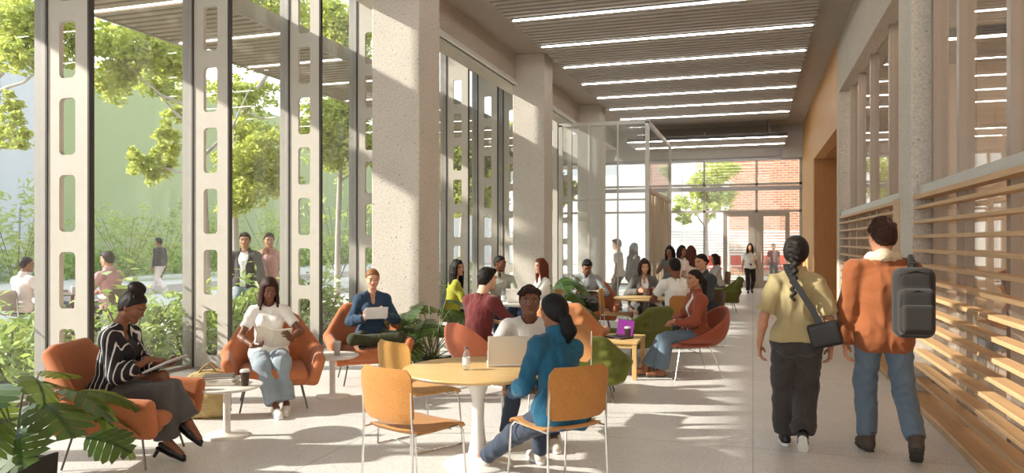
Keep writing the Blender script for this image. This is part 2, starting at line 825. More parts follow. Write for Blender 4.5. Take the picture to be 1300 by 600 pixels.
def ik(a, b, l1, l2, hint):
    """middle joint of a two-bone limb from a towards b; returns (joint, end)"""
    d = b - a
    L = np.linalg.norm(d)
    dn = d / max(L, 1e-9)
    Lc = min(L, (l1 + l2) * .998)
    Lc = max(Lc, abs(l1 - l2) * 1.05)
    b = a + dn * Lc
    x = (l1 * l1 - l2 * l2 + Lc * Lc) / (2 * Lc)
    y = math.sqrt(max(l1 * l1 - x * x, 0))
    h = V3(hint)
    h = nrm(h - dn * (h @ dn))
    return a + dn * x + h * y, b


LOD = {0: (.013, .0045, .0036, .0095), 1: (.016, .006, .005, .012), 2: (.02, .008, .0065, .017)}


def torso(F, J, e, k=.03, low=True, bust=True, hip=0.0):
    P0, N, u, fw, rt, s, f = (J[q] for q in ('P0', 'N', 'u', 'fw', 'rt', 's', 'fem'))
    px = J['px']
    if low:
        e2 = e + hip
        F.cone(P0 + px * .062 * s, P0 - px * .062 * s, .100 * s + e2, .100 * s + e2, k, (J['pf'], .95))
        for q in (1, -1):
            F.ell(P0 + px * .072 * q * s - J['pf'] * .045 * s - u * .04 * s, V3(.086, .083, .09) * s + e2, k)
    w0, w1, c0, c1, dz = (.140, .114, .118, .128, .76) if f else (.142, .138, .142, .152, .74)
    w0, w1, c0, c1 = (q * J['girth'] for q in (w0, w1, c0, c1))
    F.cone(P0 + u * .05 * s, P0 + u * .20 * s, w0 * s + e, w1 * s + e, k, (fw, dz))
    F.cone(P0 + u * .22 * s, N - u * .20 * s, c0 * s + e, c1 * s + e, k, (fw, dz - .02))
    F.cone(J['S'][0] - u * .02 * s, J['S'][1] - u * .02 * s, .046 * s + e, .046 * s + e, k)
    for q in (0, 1):
        F.cone(N - u * .012 * s, N + (J['S'][q] - N) * .86, .040 * s + e * .6, .040 * s + e * .8, .03)
        F.ell(J['S'][q] - u * .006 * s, V3(1, 1, 1) * (.055 if not f else .047) * s + e * .7, .02)
    if f and bust:
        for q in (1, -1):
            F.ell(N - u * .205 * s + rt * .066 * q * s + fw * .066 * s, V3(.060, .058, .062) * s + e, .05)


def arm(F, J, q, e, upto=2.0, k=.025, loose=0.0):
    """upto: 0-1 upper arm fraction, 1-2 forearm fraction"""
    s, g = J['s'], (.86 if J['fem'] else 1.0)
    S, E, Wr = J['S'][q], J['E'][q], J['Wr'][q]
    if upto <= 1:
        F.cone(S, E, .052 * g * s + e, (.041 * g) * s + e + loose, k, cut=upto)
        return
    F.cone(S, E, .052 * g * s + e, .041 * g * s + e + loose * .4, k)
    B = E + (Wr - E) * .28
    F.cone(E, B, .040 * g * s + e + loose * .4, .043 * g * s + e + loose * .5, k)
    F.cone(E + (Wr - E) * .25, Wr, .042 * g * s + e + loose * .5, .026 * g * s + e + loose, k, cut=None if upto >= 2 else (upto - 1 - .25) / .75)


def leg(F, J, q, e, upto=2.0, k=.03, knee=None, hem=None, thigh=None):
    s, g = J['s'], (.95 if J['fem'] else 1.0)
    Hp, Kn, An = J['Hp'][q], J['Kn'][q], J['An'][q]
    rk = knee if knee else .056 * g * s + e
    F.cone(Hp, Kn, (thigh if thigh else .090 * s + e), rk, k)
    if hem is None:
        back = nrm(An - Kn)
        bk = nrm(-J['pf'] + back * (J['pf'] @ back))
        M = Kn + (An - Kn) * .3 + bk * .014 * s
        F.cone(Kn, M, .052 * g * s + e, .055 * g * s + e, k)
        F.cone(M, An, .054 * g * s + e, .036 * g * s + e, k, cut=None if upto >= 2 else upto - 1)
    else:
        F.cone(Kn, An, rk, hem, k, cut=None if upto >= 2 else upto - 1)


def jbounds(J, pad=.22):
    pts = [J['P0'], J['N']] + [p for key in ('S', 'E', 'Wr', 'Hp', 'Kn', 'An') for p in J[key]]
    a = np.array(pts)
    return a.min(0) - pad, a.max(0) + pad


def hand_field(h, right, curl=.35, spread=0.0, point=False, thumb=.5):
    F = Field((-.075, -.05, -.06), (.11, .20, .11), h)
    F.cone((0, -.045, 0), (0, .015, 0), .0255, .027, .01, (V3(0, 0, 1), .8))
    F.rbox((.0, .050, 0), (.040, .048, .0135), .013, .012)
    F.ell((.026, .03, .008), (.018, .03, .014), .012)
    for i, (bx, L, r) in enumerate(((.030, .074, .0086), (.0095, .083, .0088), (-.011, .077, .0085), (-.0295, .060, .0076))):
        c = curl * (1 + .10 * i)
        if point and i == 0:
            c = curl * .25
        p = V3(bx, .088 - abs(bx) * .12 - (.006 if i == 3 else 0), 0)
        ang = 0
        side = (bx / .03) * (.05 + spread)
        for seg, bend in ((.46, 52), (.30, 72), (.24, 45)):
            ang += math.radians(bend) * c
            d = V3(math.sin(side) * math.cos(ang), math.cos(side) * math.cos(ang), math.sin(ang))
            q2 = p + d * L * seg
            F.cone(p, q2, r, r * .9, .0035)
            p, r = q2, r * .9
    d1 = nrm((.72 - .35 * thumb, .62, .15 + .75 * thumb))
    a = V3(.033, .018, .004)
    b = a + d1 * .046
    d2 = nrm((.30 - .35 * thumb, .85, .10 + .5 * thumb))
    F.cone(a, b, .0125, .0105, .010)
    F.cone(b, b + d2 * .031, .0105, .008, .004)
    return F


def head_fields(h, J, nloc, fem, ears=True):
    F = Field((-.13, -.17, -.24), (.13, .17, .16), h)
    w = .96 if fem else 1.03
    F.ell((0, -.014, .032), (.074, .094, .086), 0)
    F.ell((0, .022, -.030), (.056 * w, .068, .078), .03)
    F.ell((0, -.02, -.02), (.066, .07, .07), .03)
    for q in (1, -1):
        F.ell((.036 * q, .048, -.022), (.024, .028, .026), .02)
        F.cone((.050 * q, .0, -.055), (.016 * q, .062, -.092), .018 * w, .015 * w, .025)
    F.ell((0, .066, -.092), (.021 * w, .018, .016 * w), .018)
    F.cone((-.034, .074, .030), (.034, .074, .030), .012 if fem else .0145, .012 if fem else .0145, .018)
    for q in (1, -1):
        F.ell((.031 * q, .098, .008), (.021, .018, .0125), .010, 'sub')
        F.ell((.031 * q, .0735, .008), (.0155, .0130, .0120), .003)
        F.cone((.014 * q, .083, .0165), (.046 * q, .073, .0155), .0042, .004, .004)
    F.cone((0, .080, .020), (0, .097, -.022), .0075, .0108, .012)
    for q in (1, -1):
        F.ell((.0125 * q, .088, -.026), (.0085, .011, .0080), .008)
    F.cone((-.019, .0815, -.0495), (.019, .0815, -.0495), .0058, .0058, .006, (V3(0, 0, 1), .8))
    F.cone((-.016, .0805, -.0600), (.016, .0805, -.0600), .0072, .0072, .006, (V3(0, 0, 1), .8))
    F.cone((-.024, .0880, -.0520), (0, .0915, -.0550), .0016, .0016, .002, op='sub')
    F.cone((.024, .0880, -.0520), (0, .0915, -.0550), .0016, .0016, .002, op='sub')
    if ears:
        for q in (1, -1):
            F.ell((.075 * q, -.008, -.004), (.0085, .020, .030), .006, R=rotz(q * 22))
            F.ell((.086 * q, -.002, .002), (.006, .010, .015), .004, 'sub')
    r = .047 if fem else .057
    F.cone((0, -.022, -.045), nloc, r, r + .006, .022)
    return F


def face_mats(v, f):
    """0 skin, 1 lips, 2 eye white, 3 iris and lashes, 4 brow - by place on the head"""
    c = v[f].mean(1)
    mi = np.zeros(len(f), int)
    x, y, z = np.abs(c[:, 0]), c[:, 1], c[:, 2]
    front = y > .055
    lip = front & (x < .023) & (np.abs(z + .0555 - (x / .023) ** 2 * .0035) < .0095 - .0085 * (x / .023) ** 2) & (y > .074)
    mi[lip] = 1
    ew = front & (((x - .031) / .0130) ** 2 + ((z - .0085) / .0046) ** 2 < 1)
    mi[ew] = 2
    ir = front & (((x - .031) / .0066) ** 2 + ((z - .0088) / .0052) ** 2 < 1)
    mi[ir] = 3
    lash = front & (np.abs(x - .031) < .0150) & (np.abs(z - .0142 + ((x - .031) / .015) ** 2 * .004) < .0020)
    mi[lash] = 3
    br = front & (x > .012) & (x < .051) & (np.abs(z - .0305 + ((x - .030) / .02) ** 2 * .004) < .0040)
    mi[br] = 4
    return mi


def hair_cap(F, e, back=1.0, hair_line=.082, front=.086, side=-.02, nape=-.078):
    F.ell((0, -.014, .034), V3(.074, .094, .086) + e, 0)
    F.ell((0, -.030, -.012), V3(.070, .068 * back, .074) + e * .8, .03)

    def cut(X, Y, Z):
        return (np.interp(Y, [-.13, -.06, .004, .028, .052, front, front + .04], [nape - .01, nape, side, side + .035, .060, hair_line, hair_line + .06]) - Z) * .75
    F.clip(cut, .012)


def hair_mesh(style, h, g, side=1):
    """g: gravity in the head's frame"""
    F = Field((-.26, -.30, -.52), (.26, .22, .27), h)
    g = nrm(g)
    amp, fr, st = .002, 40, (1, 1, .25)
    if style in ('short', 'fade', 'curly', 'locs'):
        e = {'short': .012, 'fade': .006, 'curly': .014, 'locs': .011}[style]
        hair_cap(F, e, side=.016, nape=-.066)
        if style == 'curly':
            for i in range(44):
                a, b = rnd.uniform(-2.6, 2.6), rnd.uniform(.1, 1.5)
                F.ell((.078 * math.sin(a) * math.cos(b), -.012 + .096 * math.cos(a) * math.cos(b) * (-1 if abs(a) > 3 else 1) * .9, .045 + .085 * math.sin(b)), (.021,) * 3, .007)
            amp, fr, st = .006, 60, (1, 1, 1)
        elif style == 'locs':
            for i in range(60):
                a, b = rnd.uniform(0, 2 * PI), rnd.uniform(.25, 1.5)
                c = V3(.080 * math.sin(a) * math.cos(b), -.014 + .100 * math.cos(a) * math.cos(b), .036 + .094 * math.sin(b))
                d = c + V3(math.sin(a), math.cos(a), -.6) * .022
                F.cone(c, d, .010, .008, .003)
            amp = .002
        elif style == 'short':
            F.cone((-.03, .062, .098), (.045, .050, .098), .024, .02, .03)
            amp, fr, st = .004, 38, (1, .5, 1)
    elif style == 'bun':
        hair_cap(F, .008, side=.008, hair_line=.090)
        F.ell((0, -.045, .142), (.072, .068, .050), .012)
        F.ell((0, -.045, .128), (.062, .060, .022), .008)
    elif style == 'ponylow':
        hair_cap(F, .014, 1.12)
        a = V3(0, -.115, -.045)
        F.ell(a, (.030, .026, .026), .012)
        F.cone(a + g * .02, a + g * .10 + V3(0, -.025, 0), .045, .055, .02)
        F.cone(a + g * .10 + V3(0, -.025, 0), a + g * .16 + V3(0, -.01, 0), .055, .030, .02)
    elif style == 'pony':
        hair_cap(F, .007, side=.012, hair_line=.094)
        a = V3(0, -.118, .0)
        F.ell(a, (.026, .024, .024), .012)
        b = a + V3(0, -.035, 0) + g * .05
        F.cone(a, b, .024, .034, .015)
        F.cone(b, b + g * .15 + V3(0, .015, 0), .034, .030, .02)
        F.cone(b + g * .15 + V3(0, .015, 0), b + g * .24 + V3(0, .02, 0), .030, .010, .02)
    elif style == 'manbun':
        hair_cap(F, .007, side=.014, hair_line=.094)
        F.ell((0, -.125, -.005), (.034, .030, .034), .012)
    elif style == 'braid':
        hair_cap(F, .024, 1.1, side=-.02)
        for i in range(5):           # plaited over the back of the head
            z = .095 - i * .04
            F.cone((-.030, -.098 - .02 * math.sin(i), z), (.026, -.115, z - .022), .020, .016, .006)
            F.cone((.030, -.098, z - .018), (-.026, -.115, z - .040), .020, .016, .006)
        a = V3(0, -.125, -.070)
        d = nrm(g + V3(0, -.26, 0))
        for i in range(11):
            r = .024 * (1 - .045 * i)
            c = a + d * .030 * i
            q = 1 if i % 2 else -1
            F.cone(c + V3(.014 * q, 0, .010), c + V3(-.012 * q, -.004, -.018), r, r * .8, .004)
        amp = .0015
    elif style == 'braids':
        hair_cap(F, .014, hair_line=.088)
        n = 30
        for i in range(n):
            a = math.radians(-128 + 256 * i / (n - 1))
            sx, cy = math.sin(a), -math.cos(a)
            top = V3(.079 * sx, -.014 + .098 * cy, .035)
            if cy > .35:
                top[2] = .07
            mid = V3(.092 * sx, -.018 + .100 * cy, -.07)
            low = mid + g * (.10 + .03 * math.sin(i * 2.3)) + V3(.010 * sx, .0, 0)
            F.cone(top, mid, .013, .012, .006)
            F.cone(mid, low, .012, .009, .006)
        amp = .0012
    elif style in ('long', 'bob', 'wavy'):
        L = {'long': .24, 'bob': .07, 'wavy': .26}[style]
        hair_cap(F, .014, 1.05, hair_line=.086, side=-.05)
        F.cone((0, .055, .103), (0, -.05, .118), .02, .02, .03)
        for i in range(15):
            a = math.radians(-118 + 236 * i / 14)
            sx, cy = math.sin(a), -math.cos(a)
            top = V3(.076 * sx, -.018 + .095 * cy, .03)
            mid = V3(.090 * sx, -.024 + .092 * cy, -.075)
            low = mid + g * (L + .02 * math.sin(i * 1.9)) + V3(.02 * sx * (L > .1), -.012, 0)
            F.cone(top, mid, .026, .028, .012)
            F.cone(mid, low, .028, .016, .012)
        amp, fr, st = .004, 26, (1, 1, .22)
    v, f = F.mesh()
    v = wrinkle(v, f, amp, 5, fr, st)
    return v, f


def shoe(kind, J, q, lod, mats, parent):
    """built in the foot's own frame (x across, y toes, z up from the sole)"""
    h = (.006, .008, .011)[lod]
    s = J['s'] * (.94 if J['fem'] else 1.0)
    R, O = J['FR'][q], J['FO'][q]
    F = Field((-.09, -.12, -.03), (.09, .25, .32), h)
    if kind == 'heel':
        F.cone((0, -.045, .045), (0, .05, .035), .028, .034, .02)
        F.cone((0, .05, .036), (0, .155, .022), .036, .026, .02)
        F.ell((0, -.03, .10), (.045, .062, .045), .015, 'sub')
        F.ell((0, .05, .085), (.040, .075, .035), .015, 'sub')
        F.clip(lambda X, Y, Z: .006 - Z)
    elif kind == 'boot':
        F.cone((0, -.035, .045), (0, .07, .050), .040, .044, .02)
        F.cone((0, .06, .045), (0, .155, .034), .046, .034, .02)
        F.cone((0, -.012, .05), (0, -.020, .155), .048, .054, .03, cut=1.0)
        F.clip(lambda X, Y, Z: .016 - Z)
    else:
        F.cone((0, -.035, .042), (0, .07, .045), .036, .041, .02)
        F.cone((0, .06, .042), (0, .160, .032), .043, .034, .02)
        F.cone((0, -.018, .05), (0, -.020, .092), .040, .040, .03, cut=1.0)
        F.clip(lambda X, Y, Z: .020 - Z)
    v, f = F.mesh()
    if kind == 'sneaker':
        v = wrinkle(v, f, .0015, 3, 40)
    v = (v * s) @ R.T + O
    sh = npmesh('shoe', v, f, mats[0], parent)
    G = Field((-.09, -.12, -.10), (.09, .25, .06), h * .8)
    th = {'heel': .010, 'boot': .022, 'sneaker': .026}[kind]
    G.cone((0, -.038, 0), (0, .07, 0), .036, .040, .02)
    G.cone((0, .06, 0), (0, .158, 0), .043, .035, .02)
    G.clip(lambda X, Y, Z: np.maximum(-.001 - Z, Z - th) + 0 * X)
    if kind == 'heel':
        G.cone((0, -.050, .005), (0, -.055, -.075), .020, .012, .012, cut=1.0)
    v, f = G.mesh()
    v = (v * s) @ R.T + O
    npmesh('sole', v, f, mats[1], sh)
    return sh


BODYMAT = {}


def person(label, loc, hd, H=1.70, fem=True, skin='#8d5f45', pz=None, lean=0, side=0, twist=0, head=(0, 0, 0), neckf=.12,
           hands=None, feet=None, top=None, over=None, legs=None, shoes=None, hair=('short', '#1b1512'), lod=1, z0=0.0,
           group=None, girth=1.0, seed=0, hunch=0.0, lips=None):
    s = H / 1.75
    hb, hh, hn, hc = LOD[lod]
    J = {'s': s, 'fem': fem, 'girth': girth}
    if pz is None:
        pz = .525 * H
    P0 = V3(0, 0, pz)
    u = nrm((math.sin(math.radians(side)), math.sin(math.radians(lean)), math.cos(math.radians(lean))))
    J['P0'], J['u'] = P0, u
    J['px'], J['pf'] = V3(1, 0, 0), V3(0, 1, 0)
    fw0 = nrm(V3(0, 1, 0) - u * u[1])
    rt0 = np.cross(fw0, u)
    tw = math.radians(twist)
    rt = rt0 * math.cos(tw) + fw0 * math.sin(tw)
    fw = fw0 * math.cos(tw) - rt0 * math.sin(tw)
    J['fw'], J['rt'] = fw, rt
    N = P0 + u * .515 * s + fw * hunch
    J['N'] = N
    sw = (.158 if fem else .184) * s
    J['S'] = [N - u * .086 * s + rt * sw * q for q in (1, -1)]
    la, lb = .292 * s, .252 * s
    lt, ls = .425 * s, .415 * s
    J['Hp'] = [P0 + V3(.088 * s * q, 0, -.035 * s) for q in (1, -1)]
    hands = hands or [{}, {}]
    J['E'], J['Wr'], J['HM'] = [], [], []
    for i, q in enumerate((1, -1)):
        hd_ = hands[i]
        tgt = V3(hd_.get('p', (.27 * q * s, .03, pz - .10 * s)))
        hint = hd_.get('h', (.35 * q, -1, -.2))
        E, Wr = ik(J['S'][i], tgt, la, lb, hint)
        J['E'].append(E)
        J['Wr'].append(Wr)
        d = nrm(hd_['d']) if 'd' in hd_ else nrm(Wr - E)
        n = V3(hd_.get('n', (-q, 0, 0)))
        n = nrm(n - d * (n @ d))
        t = np.cross(d, n) * q
        J['HM'].append(np.stack([t, d, n], 1))
    J['Kn'], J['An'], J['FR'], J['FO'] = [], [], [], []
    feet = feet or [{}, {}]
    for i, q in enumerate((1, -1)):
        ft = feet[i]
        a = V3(ft.get('p', (.10 * q * s, -.02, .088 * s)))
        Kn, An = ik(J['Hp'][i], a, lt, ls, ft.get('h', (.06 * q, 1, .15)))
        J['Kn'].append(Kn)
        J['An'].append(An)
        R = rotz(-ft.get('dir', 6 * q)) @ rotx(-ft.get('pitch', 0)) @ roty(ft.get('roll', 0))
        J['FR'].append(R)
        J['FO'].append(An - R @ (V3(0, -.018, .088) * s * (.94 if fem else 1)))
    nd = nrm(u + fw * neckf)
    Mh = rotz(head[0]) @ rotx(-head[1]) @ roty(head[2])
    hs = (H / 1.72) ** .5 * (.97 if fem else 1.02)
    Hc = N + nd * .148 * s + Mh @ V3(0, .012, .02) * hs
    J['Hc'], J['Mh'], J['hs'] = Hc, Mh, hs

    sk = skinmat('skin_' + skin.strip('#'), hexc(skin))
    bm = [sk,
          plain('lip_' + (lips or skin).strip('#'), hexc(lips) if lips else tuple(a * b for a, b in zip(hexc(skin), (.80, .52, .50))), .4),
          plain('eye_white', (.72, .70, .68), .25), plain('eye_dark', (.022, .014, .010), .2),
          plain('brow_' + hair[1].strip('#'), dk(hexc(hair[1]), .8), .7)]
    # body: trunk and limbs, then head and hands on finer grids, one mesh
    lo, hi = jbounds(J)
    F = Field(lo, hi, hb)
    torso(F, J, -.004)
    for q in (0, 1):
        arm(F, J, q, 0)
        leg(F, J, q, -.012 if legs else 0)
        F.cone(J['An'][q], J['FO'][q] + J['FR'][q] @ V3(0, .12, .035), .034 * s, .026 * s, .02)
    v, f = F.mesh()
    VS, FS, MI = [v], [f], [np.zeros(len(f), int)]
    off = len(v)
    nl = Mh.T @ (N - Hc) / hs
    hv, hf = head_fields(hh, J, nl, fem, hair[0] not in ('long', 'braids', 'wavy')).mesh()
    MI.append(face_mats(hv, hf))
    VS.append(hv * hs @ Mh.T + Hc)
    FS.append(hf + off)
    off += len(hv)
    for q in (0, 1):
        hd_ = hands[q]
        a, b = hand_field(hn, q == 0, hd_.get('curl', .30), hd_.get('spread', 0), hd_.get('point', False), hd_.get('thumb', .45)).mesh()
        if q == 1:
            pass
        M = J['HM'][q]
        if np.linalg.det(M) < 0:
            b = b[:, ::-1]
        VS.append((a * s * (.93 if fem else 1.02)) @ M.T + J['Wr'][q])
        FS.append(b + off)
        MI.append(np.zeros(len(b), int))
        off += len(a)
    body = npmesh('person', np.concatenate(VS), np.concatenate(FS), bm, None, True, np.concatenate(MI))
    tag(body, label, 'person', group)
    body.location = (loc[0], loc[1], z0)
    body.rotation_euler = (0, 0, math.radians(hd))
    J['obj'] = body
    R3 = np.stack([rt, fw, u], 1)

    # garments
    def upper(g, default):
        e = g.get('e', .014)
        F = Field(lo, hi, hc)
        torso(F, J, e, .035, hip=g.get('hip', .022))
        if g.get('flare'):
            a = P0 + u * .16 * s
            b = P0 - V3(0, 0, 1) * g['hem'] if pz > .7 else P0 - u * g['hem']
            F.cone(a, b, .15 * s * girth + e, .165 * s * girth + e + g['flare'], .05, (fw, .78), cut=1.0)
        hem = g.get('hem', .06)
        up = V3(0, 0, 1) if (pz > .7) else u
        for q in (0, 1):
            if g.get('sleeve', 'long') == 'none':
                continue
            arm(F, J, q, e * .8, {'long': 1.94, 'short': .62, 'elbow': .86, '34': 1.55}[g.get('sleeve', 'long')], .03, g.get('loose', .004))
        keep = P0 - up * hem
        Sh = J['S']

        def hemcut(X, Y, Z):
            d = -((X - keep[0]) * up[0] + (Y - keep[1]) * up[1] + (Z - keep[2]) * up[2])
            # sleeves hanging beside the hips are not trimmed
            for q in (0, 1):
                A, B = J['E'][q], J['Wr'][q]
                ba = B - A
                t = np.clip(((X - A[0]) * ba[0] + (Y - A[1]) * ba[1] + (Z - A[2]) * ba[2]) / (ba @ ba), 0, 1)
                r = np.sqrt((X - A[0] - ba[0] * t) ** 2 + (Y - A[1] - ba[1] * t) ** 2 + (Z - A[2] - ba[2] * t) ** 2)
                d = np.minimum(d, r - .075)
            return d
        F.clip(hemcut)
        nr = (.048 if fem else .058) * s + .006
        kind = g.get('neck', 'crew')
        a = N - u * .02 * s
        b = N + (Hc - N) * .9
        if kind in ('collar', 'fleece'):
            F.cone(N - u * .015 * s, N + nd * .050 * s, nr + .024, nr + .016, .012, cut=1.0)
        elif kind == 'crew':
            F.cone(N - u * .03 * s, N + nd * .002 * s, nr + .016, nr + .012, .015, cut=1.0)
        F.cone(a, b, nr + (.007 if kind == 'crew' else 0), nr + .008, 0, op='sub')
        if kind == 'crew':
            F.ell(N + fw * .055 * s + u * .005 * s, V3(.052, .05, .040) * s, .006, 'sub', R3)
        if kind == 'v':
            F.ell(N + fw * .085 * s - u * .05 * s, V3(.040, .075, .095) * s, .008, 'sub', R3)
        elif kind == 'scoop':
            F.ell(N + fw * .07 * s - u * .025 * s, V3(.085, .09, .085) * s, .01, 'sub', R3)
        elif kind == 'collar':
            F.ell(N + fw * .085 * s - u * .01 * s, V3(.020, .06, .05) * s, .006, 'sub', R3)
        if g.get('open'):
            w = g['open']
            F.rbox(P0 + u * .22 * s + fw * .20 * s, (w, .17, .42), .01, .012, R3, 'sub')
            F.ell(N + fw * .10 * s - u * .10 * s, V3(w + .035, .10, .17), .012, 'sub', R3)
        v, f = F.mesh()
        v = wrinkle(v, f, g.get('wr', .008), seed + 3, g.get('freq', 10), (1, 1, .75))
        return npmesh(g.get('name', default), v, f, g['m'], body)
    if legs:
        g = legs
        e = g.get('e', .010)
        F = Field(lo, hi, hc)
        F.cone(P0 + J['px'] * .062 * s, P0 - J['px'] * .062 * s, .100 * s + e, .100 * s + e, .03, (J['pf'], .95))
        for q in (1, -1):
            F.ell(P0 + J['px'] * .072 * q * s - J['pf'] * .045 * s - V3(0, 0, .04) * s, V3(.086, .083, .09) * s + e, .03)
        F.cone(P0, P0 + u * .12 * s, .142 * s * girth + e, (.126 if fem else .140) * s * girth + e, .03, (fw, .78))
        for q in (0, 1):
            leg(F, J, q, e, 1 + g.get('len', .96), .03, g.get('knee', .066 * s), g.get('hemr', .056 * s), g.get('thigh'))
        wz = g.get('rise', .10)

        def wcut(X, Y, Z):
            return (X - P0[0]) * u[0] + (Y - P0[1]) * u[1] + (Z - P0[2]) * u[2] - wz
        F.clip(wcut)
        v, f = F.mesh()
        v = wrinkle(v, f, g.get('wr', .008), seed, g.get('freq', 9), (1, 1, .7))
        npmesh(g.get('name', 'trousers'), v, f, g['m'], body)
    tops = []
    if top:
        tops.append(upper(top, 'shirt'))
    if over:
        tops.append(upper(over, 'jacket'))
    if over and over.get('neck') == 'fleece' or (top and top.get('neck') == 'fleece'):
        F = Field(N - .22, N + .25, hc)
        for q in (1, -1):
            F.cone(N + rt * .088 * q * s + u * .012 * s - fw * .02, N - fw * .080 * s + u * .035 * s, .038, .046, .02)
            F.cone(N + rt * .080 * q * s + u * .012 * s - fw * .01, N + fw * .10 * s + rt * .05 * q * s - u * .05 * s, .038, .028, .02)
        F.cone(N - u * .05, N + nd * .2, (.058) * s, .062 * s, .01, op='sub')
        v, f = F.mesh()
        v = wrinkle(v, f, .006, 9, 45, (1, 1, 1))
        npmesh('collar', v, f, (over or top)['collar_m'], tops[-1])
    if hair:
        gl = Mh.T @ V3(0, 0, -1)
        v, f = hair_mesh(hair[0], hh * 1.15, gl)
        v = v * hs @ Mh.T + Hc
        hm = hairmat('hair_' + hair[1].strip('#') + (hair[0] if hair[0] in ('curly', 'braids') else ''), hexc(hair[1]),
                     (60, 60, 60) if hair[0] in ('curly', 'locs', 'fade') else (60, 60, 8))
        npmesh('hair', v, f, hm, body)
    if shoes:
        for q in (0, 1):
            shoe(shoes[0], J, q, lod, shoes[1:], body)
    return J


def on_person(J, p):
    """a point of the person's own frame in the world"""
    return J['obj'].matrix_basis @ Vector(tuple(p))


def palm(J, q, y=.06, z=.03):
    """a point just off the palm"""
    return J['Wr'][q] + J['HM'][q] @ V3(0, y, z)


def flat_foot(x, y, s=1.0, dir=0.0, fem=True):
    return {'p': (x, y, .088 * s * (.94 if fem else 1)), 'dir': dir}


def toe_off(x, y, pitch, s=1.0, dir=0.0, fem=True):
    """ankle for a foot rolled up on its ball, the ball at (x, y)"""
    k = s * (.94 if fem else 1)
    R = rotz(-dir) @ rotx(-pitch)
    a = V3(x, y, 0) + R @ ((V3(0, -.018, .088) - V3(0, .13, 0)) * k)
    return {'p': tuple(a), 'dir': dir, 'pitch': pitch}


# ---------------------------------------------------------------- palette
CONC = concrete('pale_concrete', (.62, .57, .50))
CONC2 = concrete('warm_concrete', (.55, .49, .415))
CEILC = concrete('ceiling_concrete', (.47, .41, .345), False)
TERR = terrazzo('terrazzo', (.68, .655, .62))
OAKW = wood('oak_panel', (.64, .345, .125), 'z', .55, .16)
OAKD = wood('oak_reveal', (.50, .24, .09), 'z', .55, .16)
OAKS = wood('oak_slat', (.55, .345, .175), 'y', .5, .22)
OAKT = wood('oak_top', (.64, .42, .175), 'x', .35, .18)
FINM = plain('fin_paint', (.52, .47, .405), .45)
DARKM = plain('bronze_edge', (.045, .036, .030), .45)
TAUPE = plain('taupe_frame', (.30, .27, .235), .45)
ALU = plain('aluminium_frame', (.50, .48, .44), .4, .25)
GLS = glass('facade_glass', (.96, .98, .97), 1.45, .03)
GLS2 = glass('screen_glass', (.95, .96, .95), 1.45, .11)
CHROME = plain('chrome', (.75, .74, .72), .18, 1.0)
DKST = plain('dark_steel', (.16, .15, .14), .35, .8)
WHT = plain('white_lacquer', (.80, .77, .72), .35)
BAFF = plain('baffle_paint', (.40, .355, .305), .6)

XF0, XF1 = -6.80, -6.28          # fins: glass edge and room edge
XR = 1.60                        # right-hand screen wall
YE = 27.5                        # end wall
FINY = [5.80 + 2.08 * k for k in range(-4, 11)]

# ---------------------------------------------------------------- floor, ceiling, walls
structure(MB().box(((-7.0 + XR) / 2 + 3, (YE - 7) / 2, -.06), (XR + 7.0 + 6.0, YE + 7, .12)).build('floor', TERR))
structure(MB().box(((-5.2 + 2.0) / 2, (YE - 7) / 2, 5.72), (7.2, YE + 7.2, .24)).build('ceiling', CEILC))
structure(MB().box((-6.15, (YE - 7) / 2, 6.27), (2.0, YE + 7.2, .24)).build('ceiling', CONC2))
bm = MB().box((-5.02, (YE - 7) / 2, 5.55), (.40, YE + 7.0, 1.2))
structure(MB().box((-4.80, (YE - 7) / 2, 4.985), (.10, YE + 7.0, .07)).build('trim_5', concrete('lip_concrete', (.74, .71, .66))))  # lip in a paler colour stands in for the sunlit strip
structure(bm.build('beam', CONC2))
for i, y in enumerate((9.00, 15.20, 21.40)):
    structure(MB().box((-4.53, y + .34, 2.80), (.70, .68, 5.60), None, .012).build('column', CONC))

# ceiling baffle bays, each with its light line
YL = [12.05 + 1.8 * k for k in range(-4, 7)] + [24.25, 26.0]
for i, y in enumerate(YL):
    zd = 5.43 if y < 24 else 4.90
    m = MB()
    for j in range(9):
        m.box((-1.46, y + .14 + .187 * j, zd), (4.90 + (.0 if j % 2 else .06), .105, .13))
    for xx in (-3.4, -1.45, .5):
        m.box((xx, y + .86, zd + .115), (.05, 1.54, .10))
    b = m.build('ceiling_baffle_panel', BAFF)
    tag(b, None, 'ceiling panel', 'slatted panels hung from the ceiling')
    b['label'] = 'grey slatted baffle panel hung between two light lines of the ceiling'
    lf = thing('linear_light', 'slim white light line hung across the slatted ceiling', 'ceiling light', (-1.44, y, zd - .07), 0, 'light lines of the ceiling')
    MB().box((0, 0, .055), (4.86, .085, .10)).build('housing', DARKM, lf)
    for hx in (-1.9, 1.9):
        MB().box((hx, 0, .10 + (5.6 - zd - .03) / 2), (.02, .02, 5.6 - zd - .03)).build('hanger', DARKM, lf)
    MB().box((0, 0, -.008), (4.84, .024, .018)).build('diffuser', emit('light_line', (1, .95, .88), 15.0), lf)

